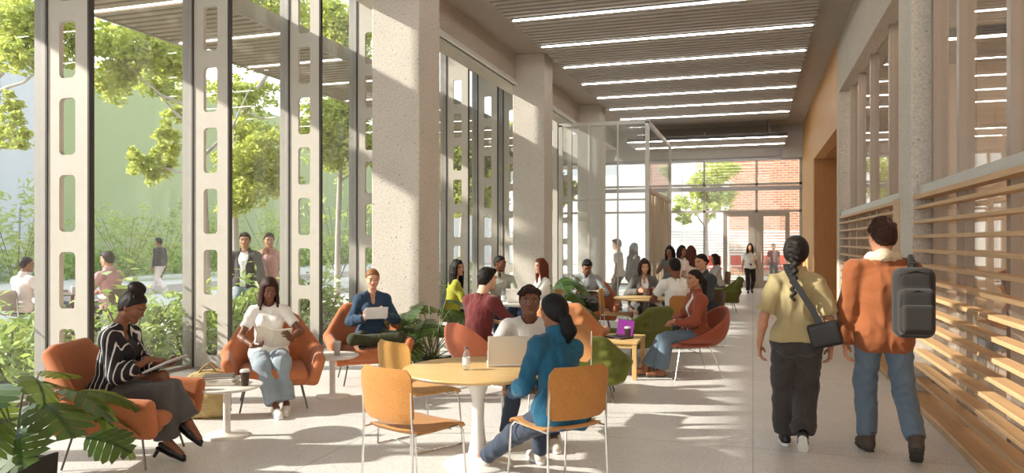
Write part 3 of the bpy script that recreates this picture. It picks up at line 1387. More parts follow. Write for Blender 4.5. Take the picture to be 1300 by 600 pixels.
# left facade: fins and panes
def fin(y):
    t = thing('facade_fin', '', 'facade fin', (0, y, 0), 0, 'perforated fins of the glass facade')
    m = MB()
    x0, x1, th = XF0, XF1, .05
    top, pitch, hh, z0 = 6.13, .772, .57, .10
    # plate with rounded rectangular openings, built as bands of quads
    hx0, hx1 = x0 + .15, x0 + .36
    r, n = .05, 5
    zc = z0
    front, back = -th / 2, th / 2

    def plate(poly):
        m.prism(poly, 'y', front, back)
    plate([(x0, 0), (x1, 0), (x1, z0 + .08), (x0, z0 + .08)])
    z = z0 + .08
    while z + hh < 5.75:
        za, zb = z, z + hh
        plate([(x0, za), (hx0, za), (hx0, zb), (x0, zb)])
        plate([(hx1, za), (x1, za), (x1, zb), (hx1, zb)])
        for cx, cz, sx, sz in ((hx0, za, 1, 1), (hx1, za, -1, 1), (hx0, zb, 1, -1), (hx1, zb, -1, -1)):
            arc = [(cx + sx * (r - r * math.sin(q * PI / 2 / n)), cz + sz * (r - r * math.cos(q * PI / 2 / n))) for q in range(n + 1)]
            poly = [(cx, cz)] + arc
            if sx * sz < 0:
                poly.reverse()
            plate(poly)
        plate([(x0, zb), (x1, zb), (x1, zb + pitch - hh), (x0, zb + pitch - hh)])
        z += pitch
    plate([(x0, z), (x1, z), (x1, top - .35), (x1 - .16, top), (x0, top)])
    m.build('plate', FINM, t)
    MB().box((x1 + .012, 0, 2.9), (.024, .062, 5.8)).build('edge_strip', DARKM, t)
    MB().box((x0 - .010, 0, 3.06), (.024, .075, 6.12)).build('edge_strip', DARKM, t)  # dark strip stands in for the shadow gap at the glass
    MB().box((x0 - .10, 0, 3.06), (.15, .06, 6.12)).build('mullion', TAUPE, t)
    return t


words_ = ['behind the potted monstera at the photo\'s left edge', 'between the lounge chairs of the two readers', 'behind the low white side table and blue-sweater chair',
          'half hidden by the first concrete column']
f0 = None
for i, y in enumerate(FINY):
    if f0 is None:
        f0 = fin(y)
        o = f0
    else:
        o = dup(f0, '', (0, y, 0), 0, 'perforated fins of the glass facade')
    k = i - 4
    o['label'] = {0: 'white perforated fin rising behind the big monstera pot and the striped reader\'s armchair',
                  1: 'white perforated fin rising behind the straw bag and between two armchairs',
                  2: 'white perforated fin rising between the white T-shirt reader and the blue sweater reader',
                  3: 'grey perforated fin partly covered by the nearest concrete column',
                  5: 'dark perforated fin just past the nearest column, behind the yellow-green top',
                  6: 'dark perforated fin behind the man in the grey polo shirt',
                  7: 'dark perforated fin touching the left edge of the second concrete column'}.get(k, 'perforated fin of the facade, hidden or out of the photo')
for i in range(len(FINY) - 1):
    y0, y1 = FINY[i], FINY[i + 1]
    w = structure(MB().box((XF0 - .06, (y0 + y1) / 2, 3.08), (.018, y1 - y0 - .09, 6.04)).build('window_%d' % (i + 1), GLS))
    fr = MB()
    fr.box((XF0 - .06, (y0 + y1) / 2, .03), (.10, y1 - y0 - .07, .06)).box((XF0 - .06, (y0 + y1) / 2, 6.1), (.10, y1 - y0 - .07, .08))
    fr.build('window_frame', TAUPE, w)
structure(MB().box((-6.62, 10.5, .012), (.76, 34, .024)).build('trim_1', plain('threshold', (.33, .30, .27), .5, .3)))

# canopy outside the facade: slatted soffit with light lines
cn = thing('entrance_canopy', 'brown slatted canopy with white light lines outside the glass facade', 'canopy', (-8.13, 0, 4.95))
MB().box((0, 12, .17), (2.14, 46, .10)).build('roof_slab', plain('canopy_top', (.36, .32, .27), .7), cn)
for y in [12.05 + 1.8 * k for k in range(-6, 12)]:
    m = MB()
    for j in range(9):
        m.box((0, y + .12 + .19 * j, .05), (2.14, .12, .13))
    m.build('slat_panel', plain('canopy_slat', (.40, .32, .235), .65), cn)
    MB().box((0, y, .0), (2.05, .026, .02)).build('light_line', emit('canopy_light', (1, .94, .86), 5.0), cn)
MB().box((1.05, 12, .09), (.05, 46, .24)).box((-1.05, 12, .09), (.05, 46, .24)).build('fascia', plain('canopy_edge', (.42, .37, .31), .6), cn)

# right-hand side: header, sill rail, columns, glazing, wooden louvres
YW = 16.2
structure(MB().box((XR + .15, (YW - 7) / 2, 5.08), (.30, YW + 7, 1.06)).build('wall_right', CONC2))
structure(MB().box((XR + .15, 9.11, 2.27), (.34, .74, 4.54), None, .01).build('column', CONC))
structure(MB().box((XR + .15, 16.02, 2.27), (.30, .34, 4.54)).build('column', CONC))
structure(MB().box((XR + .13, (YW - 7) / 2, 2.15), (.20, YW + 7, .10)).build('trim_2', ALU))
nwin = len(FINY)


def glazing(y0, y1, ys, k):
    w = structure(MB().box((XR + .22, (y0 + y1) / 2, 2.3), (.016, y1 - y0, 4.5)).build('window_%d' % k, glass('right_glass', (.97, .94, .90), 1.5, .02)))
    for y in ys:
        MB().box((XR + .22, y, 2.28), (.14, .09, 4.54)).build('mullion', plain('mullion_bronze', (.33, .27, .22), .4, .3), w)
    return w


glazing(9.48, 15.85, [9.6, 11.2, 12.9, 14.3, 15.4], nwin)
glazing(-6.9, 8.74, [8.62, 7.62, 6.22, 4.6, 3.0, 1.0], nwin + 1)


def louvre(y0, y1, label):
    t = thing('louvre_screen', label, 'louvre screen', (XR, (y0 + y1) / 2, 0))
    L = y1 - y0
    for z in [.20 + .148 * k for k in range(13)]:
        MB().box((.055, 0, z), (.115, L, .034), None, .004).build('slat', OAKS, t)
    MB().box((.055, 0, 2.085), (.12, L, .045)).build('top_rail', OAKS, t)
    MB().box((.02, 0, .035), (.22, L, .07), None, .006).build('bottom_rail', OAKS, t)
    for y in (-L / 2 + .06, L / 2 - .06) + tuple(np.arange(-L / 2 + 2.2, L / 2 - .5, 2.2)):
        MB().box((.135, float(y), 1.06), (.045, .07, 2.05)).build('post', plain('mullion_bronze', (.33, .27, .22), .4, .3), t)
    return t


louvre(-6.0, 8.95, 'nearer long wooden louvre screen beside the man with the backpack')
louvre(9.80, 15.90, 'further wooden louvre screen next to the oak clad wall')
MB().box((XR - .01, 9.62, 1.06), (.16, .30, 2.12), None, .01)
ps = MB().box((XR + .055, 9.58, 1.06), (.17, .40, 2.12), None, .01).build('trim_3', OAKS)
structure(ps)
# room behind the screen
structure(MB().box((6.6, (YW - 7) / 2 + 2, 2.6), (.3, YW + 11, 5.4)).build('wall_right', brick('beige_block', (.82, .63, .48), (.76, .58, .44), (.68, .54, .43), .9, 'yz')))
structure(MB().box((4.2, YW + .1, 2.6), (4.9, .25, 5.4)).build('wall_right', plain('inner_wall', (.70, .58, .47), .8)))
structure(MB().box((4.2, 5, 5.12), (5.0, YW + 10, .22)).build('ceiling', CEILC))
structure(MB().box((3.6, 8.0, 2.5), (.45, .5, 5.0)).box((3.6, 3.3, 2.5), (.45, .5, 5.0)).build('column', CONC2))
for y in (1.5, 4.5, 7.5, 10.5, 13.5):
    lf = thing('linear_light', 'white light line in the room behind the wooden louvres', 'ceiling light', (4.2, y, 4.86), 0, 'light lines behind the louvres')
    MB().box((0, 0, .078), (3.9, .085, .156)).build('housing', DARKM, lf)
    MB().box((0, 0, -.008), (3.88, .06, .022)).build('diffuser', emit('light_line_inner', (1, .90, .76), 40.0), lf)
# oak clad wall with a deep portal
m = MB()
m.box((XR + .13, (22.34 + YE) / 2, 2.8), (.26, YE - 22.34, 5.6))
m.box((XR + .13, (YW + 22.34) / 2, (3.9 + 5.6) / 2), (.26, 22.34 - YW, 1.7))
m.box((XR + .13, YW + .05, 1.95), (.26, .10, 3.9))
structure(m.build('wall_right', OAKW))
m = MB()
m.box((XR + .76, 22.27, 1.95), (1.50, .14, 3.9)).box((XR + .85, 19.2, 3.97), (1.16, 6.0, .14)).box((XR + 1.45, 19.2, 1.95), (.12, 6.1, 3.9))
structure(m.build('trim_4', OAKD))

# end wall: bulkhead, glazed grid, double door
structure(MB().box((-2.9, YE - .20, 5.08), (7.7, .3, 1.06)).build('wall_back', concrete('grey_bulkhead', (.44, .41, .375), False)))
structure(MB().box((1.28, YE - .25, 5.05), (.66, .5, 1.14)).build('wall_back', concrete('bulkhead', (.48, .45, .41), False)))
XE0 = -7.0
we = structure(MB().box(((XE0 + XR) / 2, YE, 2.78), (XR - XE0, .016, 5.56)).build('window_%d' % (nwin + 2), GLS))
ex = [XE0 + .05, -5.4, -3.55, -1.65, .12, XR - .04]
fm = plain('end_frame', (.42, .385, .34), .4, .3)
for x in ex:
    MB().box((x, YE, 2.78), (.075, .14, 5.56)).build('mullion', fm, we)
for z in (.05, 2.68, 3.62):
    MB().box(((XE0 + XR) / 2, YE, z), (XR - XE0, .14, .075)).build('transom', fm, we)
MB().box(((XE0 + XR) / 2, YE, 4.53), (XR - XE0, .30, .17)).build('transom', plain('steel_band', (.34, .33, .33), .4, .5), we)
MB().box(((XE0 + XR) / 2, YE - .25, 3.46), (XR - XE0, .16, .14)).build('pelmet', plain('steel_band', (.34, .33, .33), .4, .5), we)
for i, (xa, xb) in enumerate(((-1.0, 0.09), (.11, 1.2))):
    d = structure(MB().box(((xa + xb) / 2, YE - .06, 1.32), (xb - xa - .3, .014, 2.3)).build('door_%d' % (i + 1), GLS))
    fr = MB()
    wl, wr_ = (.14, .24) if i == 0 else (.24, .14)
    fr.box((xa + wl / 2, YE - .06, 1.32), (wl, .07, 2.62)).box((xb - wr_ / 2, YE - .06, 1.32), (wr_, .07, 2.62))
    fr.box(((xa + xb) / 2, YE - .06, 2.57), (xb - xa, .068, .14)).box(((xa + xb) / 2, YE - .06, .14), (xb - xa, .068, .26))
    fr.build('door_frame', plain('door_bronze', (.36, .31, .26), .4, .3), d)
    hx = xb - .16 if i == 0 else xa + .16
    MB().tube([(hx, YE - .15, .9), (hx, YE - .15, 1.5)], .018).tube([(hx, YE - .15, .95), (hx, YE - .09, .95)], .01).tube([(hx, YE - .15, 1.45), (hx, YE - .09, 1.45)], .01).build('door_handle', CHROME, d)

# glazed enclosure in front of the third column
XG0, XG1, YG0, YG1, ZG = -4.15, -2.20, 16.5, 21.1, 4.25
pt = bpy.data.objects.new('partition', None)
C.objects.link(pt)
structure(pt)
MB().box(((XG0 + XG1) / 2, YG0, ZG / 2), (XG1 - XG0 - .06, .016, ZG - .08)).build('front_pane', GLS2, pt)
MB().box((XG1, (YG0 + YG1) / 2, (2.75 + ZG) / 2), (.016, YG1 - YG0 - .06, ZG - 2.8)).build('side_pane', GLS2, pt)
m = MB()
for x, y in ((XG0, YG0), (XG1, YG0), (XG1, YG1)):
    m.box((x, y, ZG / 2), (.085, .085, ZG))
m.box(((XG0 + XG1) / 2, YG0, ZG), (XG1 - XG0 + .08, .085, .07)).box((XG1, (YG0 + YG1) / 2, ZG), (.085, YG1 - YG0 + .08, .07))
m.box(((XG0 + XG1) / 2, YG0, .04), (XG1 - XG0, .085, .08)).box((XG1, (YG0 + YG1) / 2, 2.75), (.085, YG1 - YG0, .07))
for x in (-3.5, -2.85):
    m.box((x, YG0, ZG / 2), (.03, .05, ZG))
m.box((-3.15, YG0 + .02, 2.55), (1.9, .03, .04))
m.build('glass_room_frame', ALU, pt)
m = MB()
for k in range(9):
    m.box((XG1, YG0 + .30 + .50 * k, 1.37), (.06, .20 if k % 2 else .12, 2.72))
m.build('batten_screen', wood('batten', (.50, .41, .30), 'z', .5, .15), pt)


# ---------------------------------------------------------------- furniture
ORANGE = fabric('orange_wool', (.43, .145, .058))
ORANGE2 = fabric('dark_orange_wool', (.35, .105, .042))
RUST = fabric('rust_wool', (.30, .072, .036))
CORAL = fabric('coral_wool', (.48, .145, .075))
GREEN = fabric('moss_wool', (.115, .125, .022))
AMBER = fabric('amber_weave', (.40, .175, .045), 170)
YELLOW = fabric('yellow_weave', (.48, .245, .060), 170)
BROWN = fabric('brown_weave', (.20, .085, .035), 300)


def field_obj(name, F, m, parent):
    v, f = F.mesh()
    return npmesh(name, v, f, m, parent)


def lounge_chair(label, loc, rz, m):
    """wide padded armchair: upright back, arms flaring outwards, four thin legs; faces +Y"""
    t = thing('lounge_chair', label, 'armchair', loc, rz)
    F = Field((-.60, -.55, .18), (.60, .56, .95), .014)
    F.rbox((0, .0, .290), (.36, .36, .050), .048, 0)
    Rb = rotx(14)
    F.rbox((0, -.36, .60), (.235, .050, .29), .048, .06, Rb)
    F.rbox((0, -.31, .42), (.33, .060, .14), .05, .06, Rb)
    for q in (1, -1):
        R = roty(q * 17) @ rotx(-3)
        F.rbox((.40 * q, .045, .40), (.050, .37, .150), .048, .05, R)
        F.cone((.24 * q, -.43, .80), (.445 * q, -.14, .515), .047, .050, .05)
        F.cone((.25 * q, -.40, .66), (.40 * q, -.16, .45), .05, .055, .06)
        F.cone((.27 * q, -.36, .52), (.36 * q, -.15, .36), .055, .055, .06)
    field_obj('shell', F, m, t)
    F = Field((-.40, -.36, .27), (.40, .46, .45), .014)
    F.rbox((0, .07, .345), (.315, .335, .060), .055, 0)
    F.ell((0, .07, .385), (.26, .28, .030), .05)
    field_obj('seat_cushion', F, m, t)
    for sx in (1, -1):
        for sy in (1, -1):
            MB().tube([(.25 * sx, .24 * sy, .275), (.31 * sx, .30 * sy, .006)], .0085).build('leg', DKST, t)
    MB().tube([(-.27, .24, .262), (-.27, -.24, .262)], .008).build('rail', DKST, t)
    MB().tube([(.27, .24, .262), (.27, -.24, .262)], .008).build('rail', DKST, t)
    return t


def shell_chair(label, loc, rz, m, metal=CHROME):
    """bucket shell on a wire sled frame; the rim drops from the back to the front; faces +Y"""
    t = thing('shell_chair', label, 'armchair', loc, rz)
    F = Field((-.45, -.55, .26), (.45, .48, .95), .012)
    F.ell((0, .03, .55), (.36, .40, .19), 0)
    F.ell((0, -.20, .70), (.335, .26, .34), .10)
    v0 = F.v.copy()
    F.v = np.maximum(F.v, -(v0 + .042)).astype(np.float32)

    def rim(X, Y, Z):
        yy = np.clip((.42 - Y) / .86, 0, 1)
        h = .455 + .05 * yy + .36 * yy ** 2.6 - .10 * np.exp(-((X / .24) ** 4)) * np.clip((Y - .05) / .3, 0, 1)
        return (Z - h) * .8
    F.clip(rim, .02)
    field_obj('shell', F, m, t)
    F = Field((-.35, -.32, .36), (.35, .42, .50), .014)
    F.ell((0, .04, .40), (.29, .34, .040), 0)
    field_obj('seat_pad', F, m, t)
    for q in (1, -1):
        MB().tube([(.17 * q, .20, .385), (.27 * q, .30, .010), (.27 * q, -.30, .010), (.17 * q, -.16, .385)], .008).build('leg', metal, t)
    MB().tube([(-.27, .29, .010), (.27, .29, .010)], .007).build('crossbar', metal, t)
    MB().tube([(-.17, .20, .383), (.17, .20, .383)], .007).build('crossbar', metal, t)
    return t


def side_chair(label, loc, rz, m):
    """stacking chair: curved upholstered back and seat on thin rod frames; faces +Y"""
    t = thing('side_chair', label, 'chair', loc, rz)

    def slab(prof, half, th, nx=9, rc=.045):
        """profile in (y, z) swept across x, ends rounded in outline, bent a little in plan"""
        n = len(prof)
        vs, fs = [], []
        for side in (1, -1):
            for i, (y, z) in enumerate(prof):
                a = prof[max(0, i - 1)]
                b = prof[min(n - 1, i + 1)]
                dy, dz = b[0] - a[0], b[1] - a[1]
                L = math.hypot(dy, dz)
                ny, nz = -dz / L, dy / L
                u = min(i, n - 1 - i) / max(1, n * .2)
                hw = half - (rc * (1 - math.sqrt(max(0, 1 - (1 - min(1, u)) ** 2))))
                e = .35 if i in (0, n - 1) else 1.0
                for k in range(nx):
                    x = -1 + 2 * k / (nx - 1)
                    ee = e * (.35 if k in (0, nx - 1) else 1)
                    bow = -.035 * (1 - x * x) if dz > abs(dy) * 1.2 else -.010 * (1 - x * x)
                    if dz > abs(dy) * 1.2:
                        vs.append((x * hw, y + bow + ny * th * side * ee, z + nz * th * side * ee))
                    else:
                        vs.append((x * hw, y + ny * th * side * ee, z + bow + nz * th * side * ee))
        N = n * nx
        for i in range(n - 1):
            for k in range(nx - 1):
                a, b, c, d = i * nx + k, i * nx + k + 1, (i + 1) * nx + k + 1, (i + 1) * nx + k
                fs.append((a, b, c, d))
                fs.append((N + a, N + d, N + c, N + b))
        for i in range(n - 1):
            for k in (0, nx - 1):
                a, b = i * nx + k, (i + 1) * nx + k
                fs.append((a, b, N + b, N + a) if k else (a, N + a, N + b, b))
        for k in range(nx - 1):
            for i in (0, n - 1):
                a, b = i * nx + k, i * nx + k + 1
                fs.append((a, N + a, N + b, b) if not i else (a, b, N + b, N + a))
        return MB().add(vs, [tuple(reversed(f)) for f in fs], True)
    back = [(-.235 - .03 * math.sin(q / 9 * 1.4), .515 + .335 * q / 9) for q in range(10)]
    slab(back, .228, .013).build('backrest', m, t, None, 60)
    seat = [(-.225, .475), (-.19, .458), (-.13, .448), (-.05, .444), (.03, .447), (.11, .455), (.165, .458), (.205, .448), (.230, .425), (.238, .405)]
    slab(seat, .228, .014).build('seat', m, t, None, 60)
    for q in (1, -1):
        x = .218 * q
        f = MB().tube([(x, -.262, .80), (x, -.25, .52), (x * 1.02, -.245, .44), (x * 1.06, -.262, .009)], .0075)
        f.build('rear_leg', CHROME, t)
        MB().tube([(x, .16, .440), (x * 1.02, .205, .40), (x * 1.06, .24, .009)], .0075).build('front_leg', CHROME, t)
        MB().tube([(x, -.245, .445), (x, .17, .438)], .007).build('seat_rail', CHROME, t)
        MB().tube([(x * 1.06, -.262, .009), (x * 1.06, .24, .009)], .007).build('runner', CHROME, t)
    MB().tube([(-.218, .10, .425), (.218, .10, .425)], .006).build('crossbar', CHROME, t)
    MB().tube([(-.231, -.10, .010), (.231, -.10, .010)], .006).build('crossbar', CHROME, t)
    return t


def pedestal_table(label, loc, r, h, topm, basem, rb, stem=.045, thick=.03, cat='table', name='pedestal_table', tulip=True):
    t = thing(name, label, cat, loc)
    MB().lathe([(.001, h - thick), (r - .03, h - thick), (r - .006, h - thick * .55), (r, h - thick * .3), (r - .003, h - .003), (r - .012, h), (.001, h)], 64).build('tabletop', topm, t)
    if tulip:
        pr = [(rb, 0), (rb, .010), (rb * .93, .018), (rb * .6, .034), (rb * .3, .075), (stem * 1.15, .16), (stem * .85, h * .45), (stem * .95, h * .7), (stem * 1.9, h - thick - .03), (stem * 2.6, h - thick)]
    else:
        pr = [(rb, 0), (rb, .012), (rb * .95, .020), (stem * 1.4, .026), (stem, .035), (stem, h - thick - .02), (stem * 1.6, h - thick)]
    MB().lathe(pr, 40).build('base', basem, t)
    return t


def paper_cup(label, loc, m, h=.115, lid=DARKM, sleeve=None):
    t = thing('coffee_cup', label, 'cup', loc)
    MB().lathe([(.027, 0), (.028, .002), (.039, h), (.001, h)], 24).build('cup_body', m, t)
    MB().lathe([(.041, h - .004), (.042, h + .004), (.037, h + .008), (.035, h + .016), (.030, h + .017), (.001, h + .014)], 24).build('lid', lid, t)
    if sleeve:
        MB().lathe([(.0325, .035), (.0375, .085), (.0365, .086), (.0315, .034)], 24, (0, 0, 0), False).build('sleeve', sleeve, t)
    return t


def bottle(label, loc):
    t = thing('water_bottle', label, 'bottle', loc)
    MB().lathe([(.030, 0), (.033, .004), (.033, .13), (.031, .145), (.018, .172), (.0135, .185), (.0135, .198), (.001, .199)], 24).build('bottle_body', glass('bottle_plastic', (.90, .93, .95), 1.8, .10), t)
    MB().lathe([(.015, .192), (.0155, .212), (.013, .215), (.001, .215)], 20).build('cap', plain('cap_dark', (.12, .12, .13), .4), t)
    MB().lathe([(.0336, .05), (.0336, .115)], 24, (0, 0, 0), False).build('label_band', plain('label_paper', (.82, .84, .84), .6), t)
    return t


def laptop(label, loc, rz, m, screen=None, ang=105, w=.34):
    """base flat, lid hinged along the rear (+Y) edge; its keyboard faces -Y"""
    t = thing('laptop', label, 'laptop', loc, rz)
    d = w * .68
    MB().box((0, 0, .009), (w, d, .016), None, .004).build('base', m, t)
    MB().box((0, .03, .0176), (w * .86, d * .45, .002)).build('keyboard', plain('keys', (.05, .05, .055), .6), t)
    R = Matrix.Rotation(math.radians(90 - ang), 3, 'X')
    hin = Vector((0, d / 2, .018))
    lid = MB().box(hin + R @ Vector((0, .004, d / 2)), (w, .008, d), R, .003).build('lid', m, t)
    if screen:
        MB().box(hin + R @ Vector((0, -.0008, d / 2)), (w * .93, .002, d * .90), R).build('screen', screen, lid)
    return t


def book(label, loc, rz, size, cover, name='book', cat='book', group=None):
    w, d, h = size
    t = thing(name, label, cat, loc, rz, group)
    MB().box((0, 0, h / 2), (w - .010, d - .008, h - .006)).build('pages', plain('paper', (.80, .76, .68), .8), t)
    m = MB().box((0, 0, .002), (w, d, .004), None, .001).box((0, 0, h - .002), (w, d, .004), None, .001).box((-w / 2 + .002, 0, h / 2), (.004, d, h - .002))
    m.build('cover', cover, t)
    return t


def monstera_leaf(mb, base, dirv, L, droop, twist=0.0, slits=7, wid=.82):
    """heart-shaped split leaf: blades between slits on both sides of a midrib; bends under its own weight"""
    d = Vector(dirv).normalized()
    up = Vector((0, 0, 1))
    s = d.cross(up)
    s = s.normalized() if s.length > .01 else Vector((1, 0, 0))
    n = s.cross(d).normalized()
    R = Matrix.Rotation(twist, 3, d)
    s, n = R @ s, R @ n

    def P(u, w):
        """u along the midrib 0..1, w across -1..1"""
        y = u * L
        z = -droop * L * u * u
        x = w * L
        return Vector(base) + d * y + s * x + n * (z - .25 * abs(w) * L * .6) + Vector((0, 0, 0))
    prof = lambda u: wid * .5 * (math.sin(min(1, (u + .10) / .62) * PI / 2) if u < .52 else math.cos((u - .52) / .48 * PI / 2) ** .75)
    for sd in (1, -1):
        for k in range(slits):
            u0 = k / slits
            u1 = (k + .84) / slits
            um = (u0 + u1) / 2
            sw = .22 + .16 * (1 - um)          # blades sweep towards the tip
            pts = [P(u0 * .98, 0), P(min(1, u1), 0)]
            w0, w1 = prof(min(.98, u0 + .06)), prof(min(.985, u1 + .06))
            a = P(min(1.0, u1 + sw * w1 * .9), sd * w1 * .97)
            m = P(min(1.0, um + sw * .9 * max(w0, w1) + .01), sd * max(w0, w1) * 1.06)
            b = P(min(1.0, u0 + sw * w0 * .9), sd * w0 * .92)
            q0 = P(u0 + sw * w0 * .40, sd * w0 * .5)
            q1 = P(u1 + sw * w1 * .40 + .02, sd * w1 * .5)
            vs = [pts[0], pts[1], q1, a, m, b, q0]
            fs = [(0, 1, 2, 6), (6, 2, 3, 4), (6, 4, 5)]
            if sd < 0:
                fs = [tuple(reversed(f)) for f in fs]
            mb.add(vs, fs, True)
        # unsplit strip along the midrib
        vs, fs = [], []
        for k in range(7):
            u = k / 6
            vs += [P(u, 0), P(min(1, u + .04), sd * .075 * (1 - .6 * u))]
        for k in range(6):
            f = (2 * k, 2 * k + 2, 2 * k + 3, 2 * k + 1)
            fs.append(f if sd > 0 else tuple(reversed(f)))
        mb.add(vs, fs, True)


LEAFD = leafmat('monstera_leaf', (.018, .045, .012), (.055, .105, .025), .22, .32)
STEMM = plain('stem_green', (.10, .14, .04), .5)


def monstera(label, loc, H, n, L, pot, seed, spread=.5, potm=None, toward=None):
    """pot is (width, height, square?)"""
    r = random.Random(seed)
    t = thing('potted_monstera', label, 'plant', loc)
    pw, ph, sq = pot
    pm = potm or plain('dark_planter', (.045, .038, .032), .5)
    if sq:
        w = pw / 2
        m = MB().prism([(-w * .86, 0), (w * .86, 0), (w, ph), (w - .02, ph), (w - .03, ph - .03), (-w + .03, ph - .03), (-w + .02, ph), (-w, ph)], 'y', -w, w)
        m.build('planter', pm, t)
    else:
        MB().lathe([(pw * .36, 0), (pw * .40, .01), (pw / 2, ph), (pw / 2 - .015, ph), (pw / 2 - .02, ph - .03), (.001, ph - .03)], 32).build('planter', pm, t)
    MB().lathe([(pw * .40, ph - .035), (pw * .38, ph - .02), (.001, ph - .012)], 20).build('soil', plain('soil', (.035, .025, .018), .95), t)
    lv, st = MB(), MB()
    for i in range(n):
        a = i * 2.399 + r.uniform(-.3, .3)
        k = (i + .5) / n
        rad = spread * (.35 + .65 * (1 - k) + r.uniform(-.12, .12))
        hz = ph + (H - ph) * (.22 + .70 * k + r.uniform(-.06, .06))
        tip = Vector((rad * math.cos(a), rad * math.sin(a), hz))
        if toward is not None:
            tip += Vector(toward) * r.uniform(0, .5)
        b = Vector((r.uniform(-.05, .05), r.uniform(-.05, .05), ph - .03))
        mid = b.lerp(tip, .55) + Vector((0, 0, .10 + .10 * k))
        pts = []
        for j in range(8):
            q = j / 7
            pts.append(b * (1 - q) ** 2 + mid * 2 * q * (1 - q) + tip * q * q)
        st.tube(pts, .006, 6, True, [.0075 - .003 * j / 7 for j in range(8)])
        out = Vector((math.cos(a), math.sin(a), r.uniform(-.45, .12)))
        ll = L * r.uniform(.75, 1.1)
        monstera_leaf(lv, tip, out, ll, r.uniform(.25, .7), r.uniform(-.5, .5), 6, r.uniform(.92, 1.1))
    lv.build('leaves', LEAFD, t)
    st.build('stems', STEMM, t)
    return t


# ---------------------------------------------------------------- people and furniture, placed on the floor plan
def HD(th):
    """heading for a direction given relative to the view (0 away, 90 to the left, 180 to the camera)"""
    return math.degrees(YAW) + th


def ahead(p, th, d, sidew=0.0):
    a = math.radians(HD(th))
    return Vector((p[0] - math.sin(a) * d + math.cos(a) * sidew, p[1] + math.cos(a) * d + math.sin(a) * sidew, 0))


BLACKT = fabric('black_cloth', (.022, .020, .020), 300, .2, .2, .03)
CHARC = fabric('charcoal_cloth', (.050, .043, .040), 300, .2, .2, .03)
GREYT = fabric('grey_trouser', (.085, .078, .075), 300, .2, .2, .03)
DENIM = fabric('denim', (.125, .17, .22), 500, .25, .25, .04)
DENIML = fabric('light_denim', (.27, .32, .36), 500, .22, .25, .04)
DENIMD = fabric('dark_denim', (.035, .047, .075), 500, .25, .25, .04)
WHITEC = fabric('white_cotton', (.78, .76, .72), 500, .06, .15, .04)
GREYC = fabric('grey_cotton', (.52, .49, .45), 500, .08, .15, .04)
NAVY = fabric('navy_knit', (.028, .055, .10), 260, .25, .3, .03)
TEAL = fabric('teal_blue', (.014, .088, .155), 400, .2, .2, .04)
KHAKI = fabric('khaki_cotton', (.36, .285, .145), 500, .12, .15, .04)
RUSTJ = fabric('rust_suede', (.25, .078, .027), 300, .15, .2, .04)
RUSTJ2 = fabric('rust_jacket', (.27, .065, .03), 300, .15, .2, .04)
FLEECE = fabric('cream_fleece', (.66, .53, .37), 150, .25, .8)
MAROON = fabric('maroon_knit', (.125, .022, .022), 260, .2, .3, .03)
LIME = fabric('olive_yellow_knit', (.34, .33, .035), 260, .15, .2, .03)
SAGE = fabric('sage_cotton', (.36, .37, .30), 400, .1, .15, .03)
PINKC = fabric('pink_cotton', (.55, .29, .28), 400, .1, .15, .03)
PINKW = fabric('pale_pink_cotton', (.70, .56, .50), 400, .1, .15, .03)
OLIVE = fabric('olive_cloth', (.045, .050, .022), 300, .2, .2, .03)
TWEED = fabric('grey_tweed', (.135, .125, .115), 260, .3, .3, .02)
SUIT = fabric('dark_suit', (.042, .048, .055), 300, .2, .2, .02)
STRIPE = stripes('striped_linen', (.020, .018, .022), (.60, .56, .53), 24, .03)
CHECK = checks('checked_shirt', (.55, .55, .54), (.16, .19, .20), 48)
BLKP = plain('black_leather', (.018, .016, .015), .4)
SOLEW = plain('white_sole', (.80, .78, .74), .6)
SOLED = plain('dark_sole', (.05, .045, .04), .7)
BEIGES = plain('beige_trainer', (.55, .48, .41), .6)
BRNB = plain('brown_suede_boot', (.085, .062, .048), .75)
TANB = plain('tan_boot', (.22, .085, .04), .5)
PAPERM = plain('paper', (.80, .76, .68), .8)
SILVER = plain('silver_laptop', (.66, .64, .61), .35, .3)

LG, SG, HG = 'lounge armchairs', 'side chairs', 'people'

# --- striped reader in the nearest lounge chair
p = W(160, 5.62)
lounge_chair('burnt orange lounge chair nearest the big monstera, holding the striped reader', p, HD(-90), ORANGE)
p1 = ahead(p, -90, -.10)
J = person('woman in striped blouse with top bun, legs crossed, writing in a lap notebook', p1, HD(-90), 1.70, True, '#7a4e36', .505, lean=3, hunch=.03,
           head=(0, 30, 0), neckf=.55,
           hands=[dict(p=(.09, .33, .76), h=(.5, -.7, -.5), d=(-.25, .9, -.15), n=(-.1, -.2, -1), curl=.35), dict(p=(-.13, .33, .69), h=(-.5, -.6, -.6), d=(.2, .95, .1), n=(.3, 0, 1), curl=.45)],
           feet=[dict(p=(.07, .44, .150), pitch=26, dir=-4), dict(p=(.0, .57, .27), pitch=40, dir=-8, h=(.25, .8, 1))],
           top=dict(m=BLACKT, neck='scoop', sleeve='none', e=.008, hem=.05),
           over=dict(m=STRIPE, sleeve='34', e=.022, hem=.10, open=.035, wr=.010, loose=.012, name='striped_blouse'),
           legs=dict(m=GREYT, knee=.085, hemr=.088, len=.93, e=.014, wr=.009), shoes=('heel', BLKP, BLKP), hair=('bun', '#1c110d'), lod=0, seed=1)
nb = thing('notebook', 'open notebook with white pages on the lap of the striped reader', 'notebook', on_person(J, (0.0, .395, .705)), HD(-90))
R_ = Matrix.Rotation(math.radians(24), 3, 'X')
MB().box((0, 0, 0), (.30, .23, .010), R_, .002).build('cover', plain('grey_cover', (.35, .34, .33), .6), nb)
MB().box(R_ @ Vector((-.073, 0, .009)), (.142, .22, .008), R_, .002).build('page_block', PAPERM, nb)
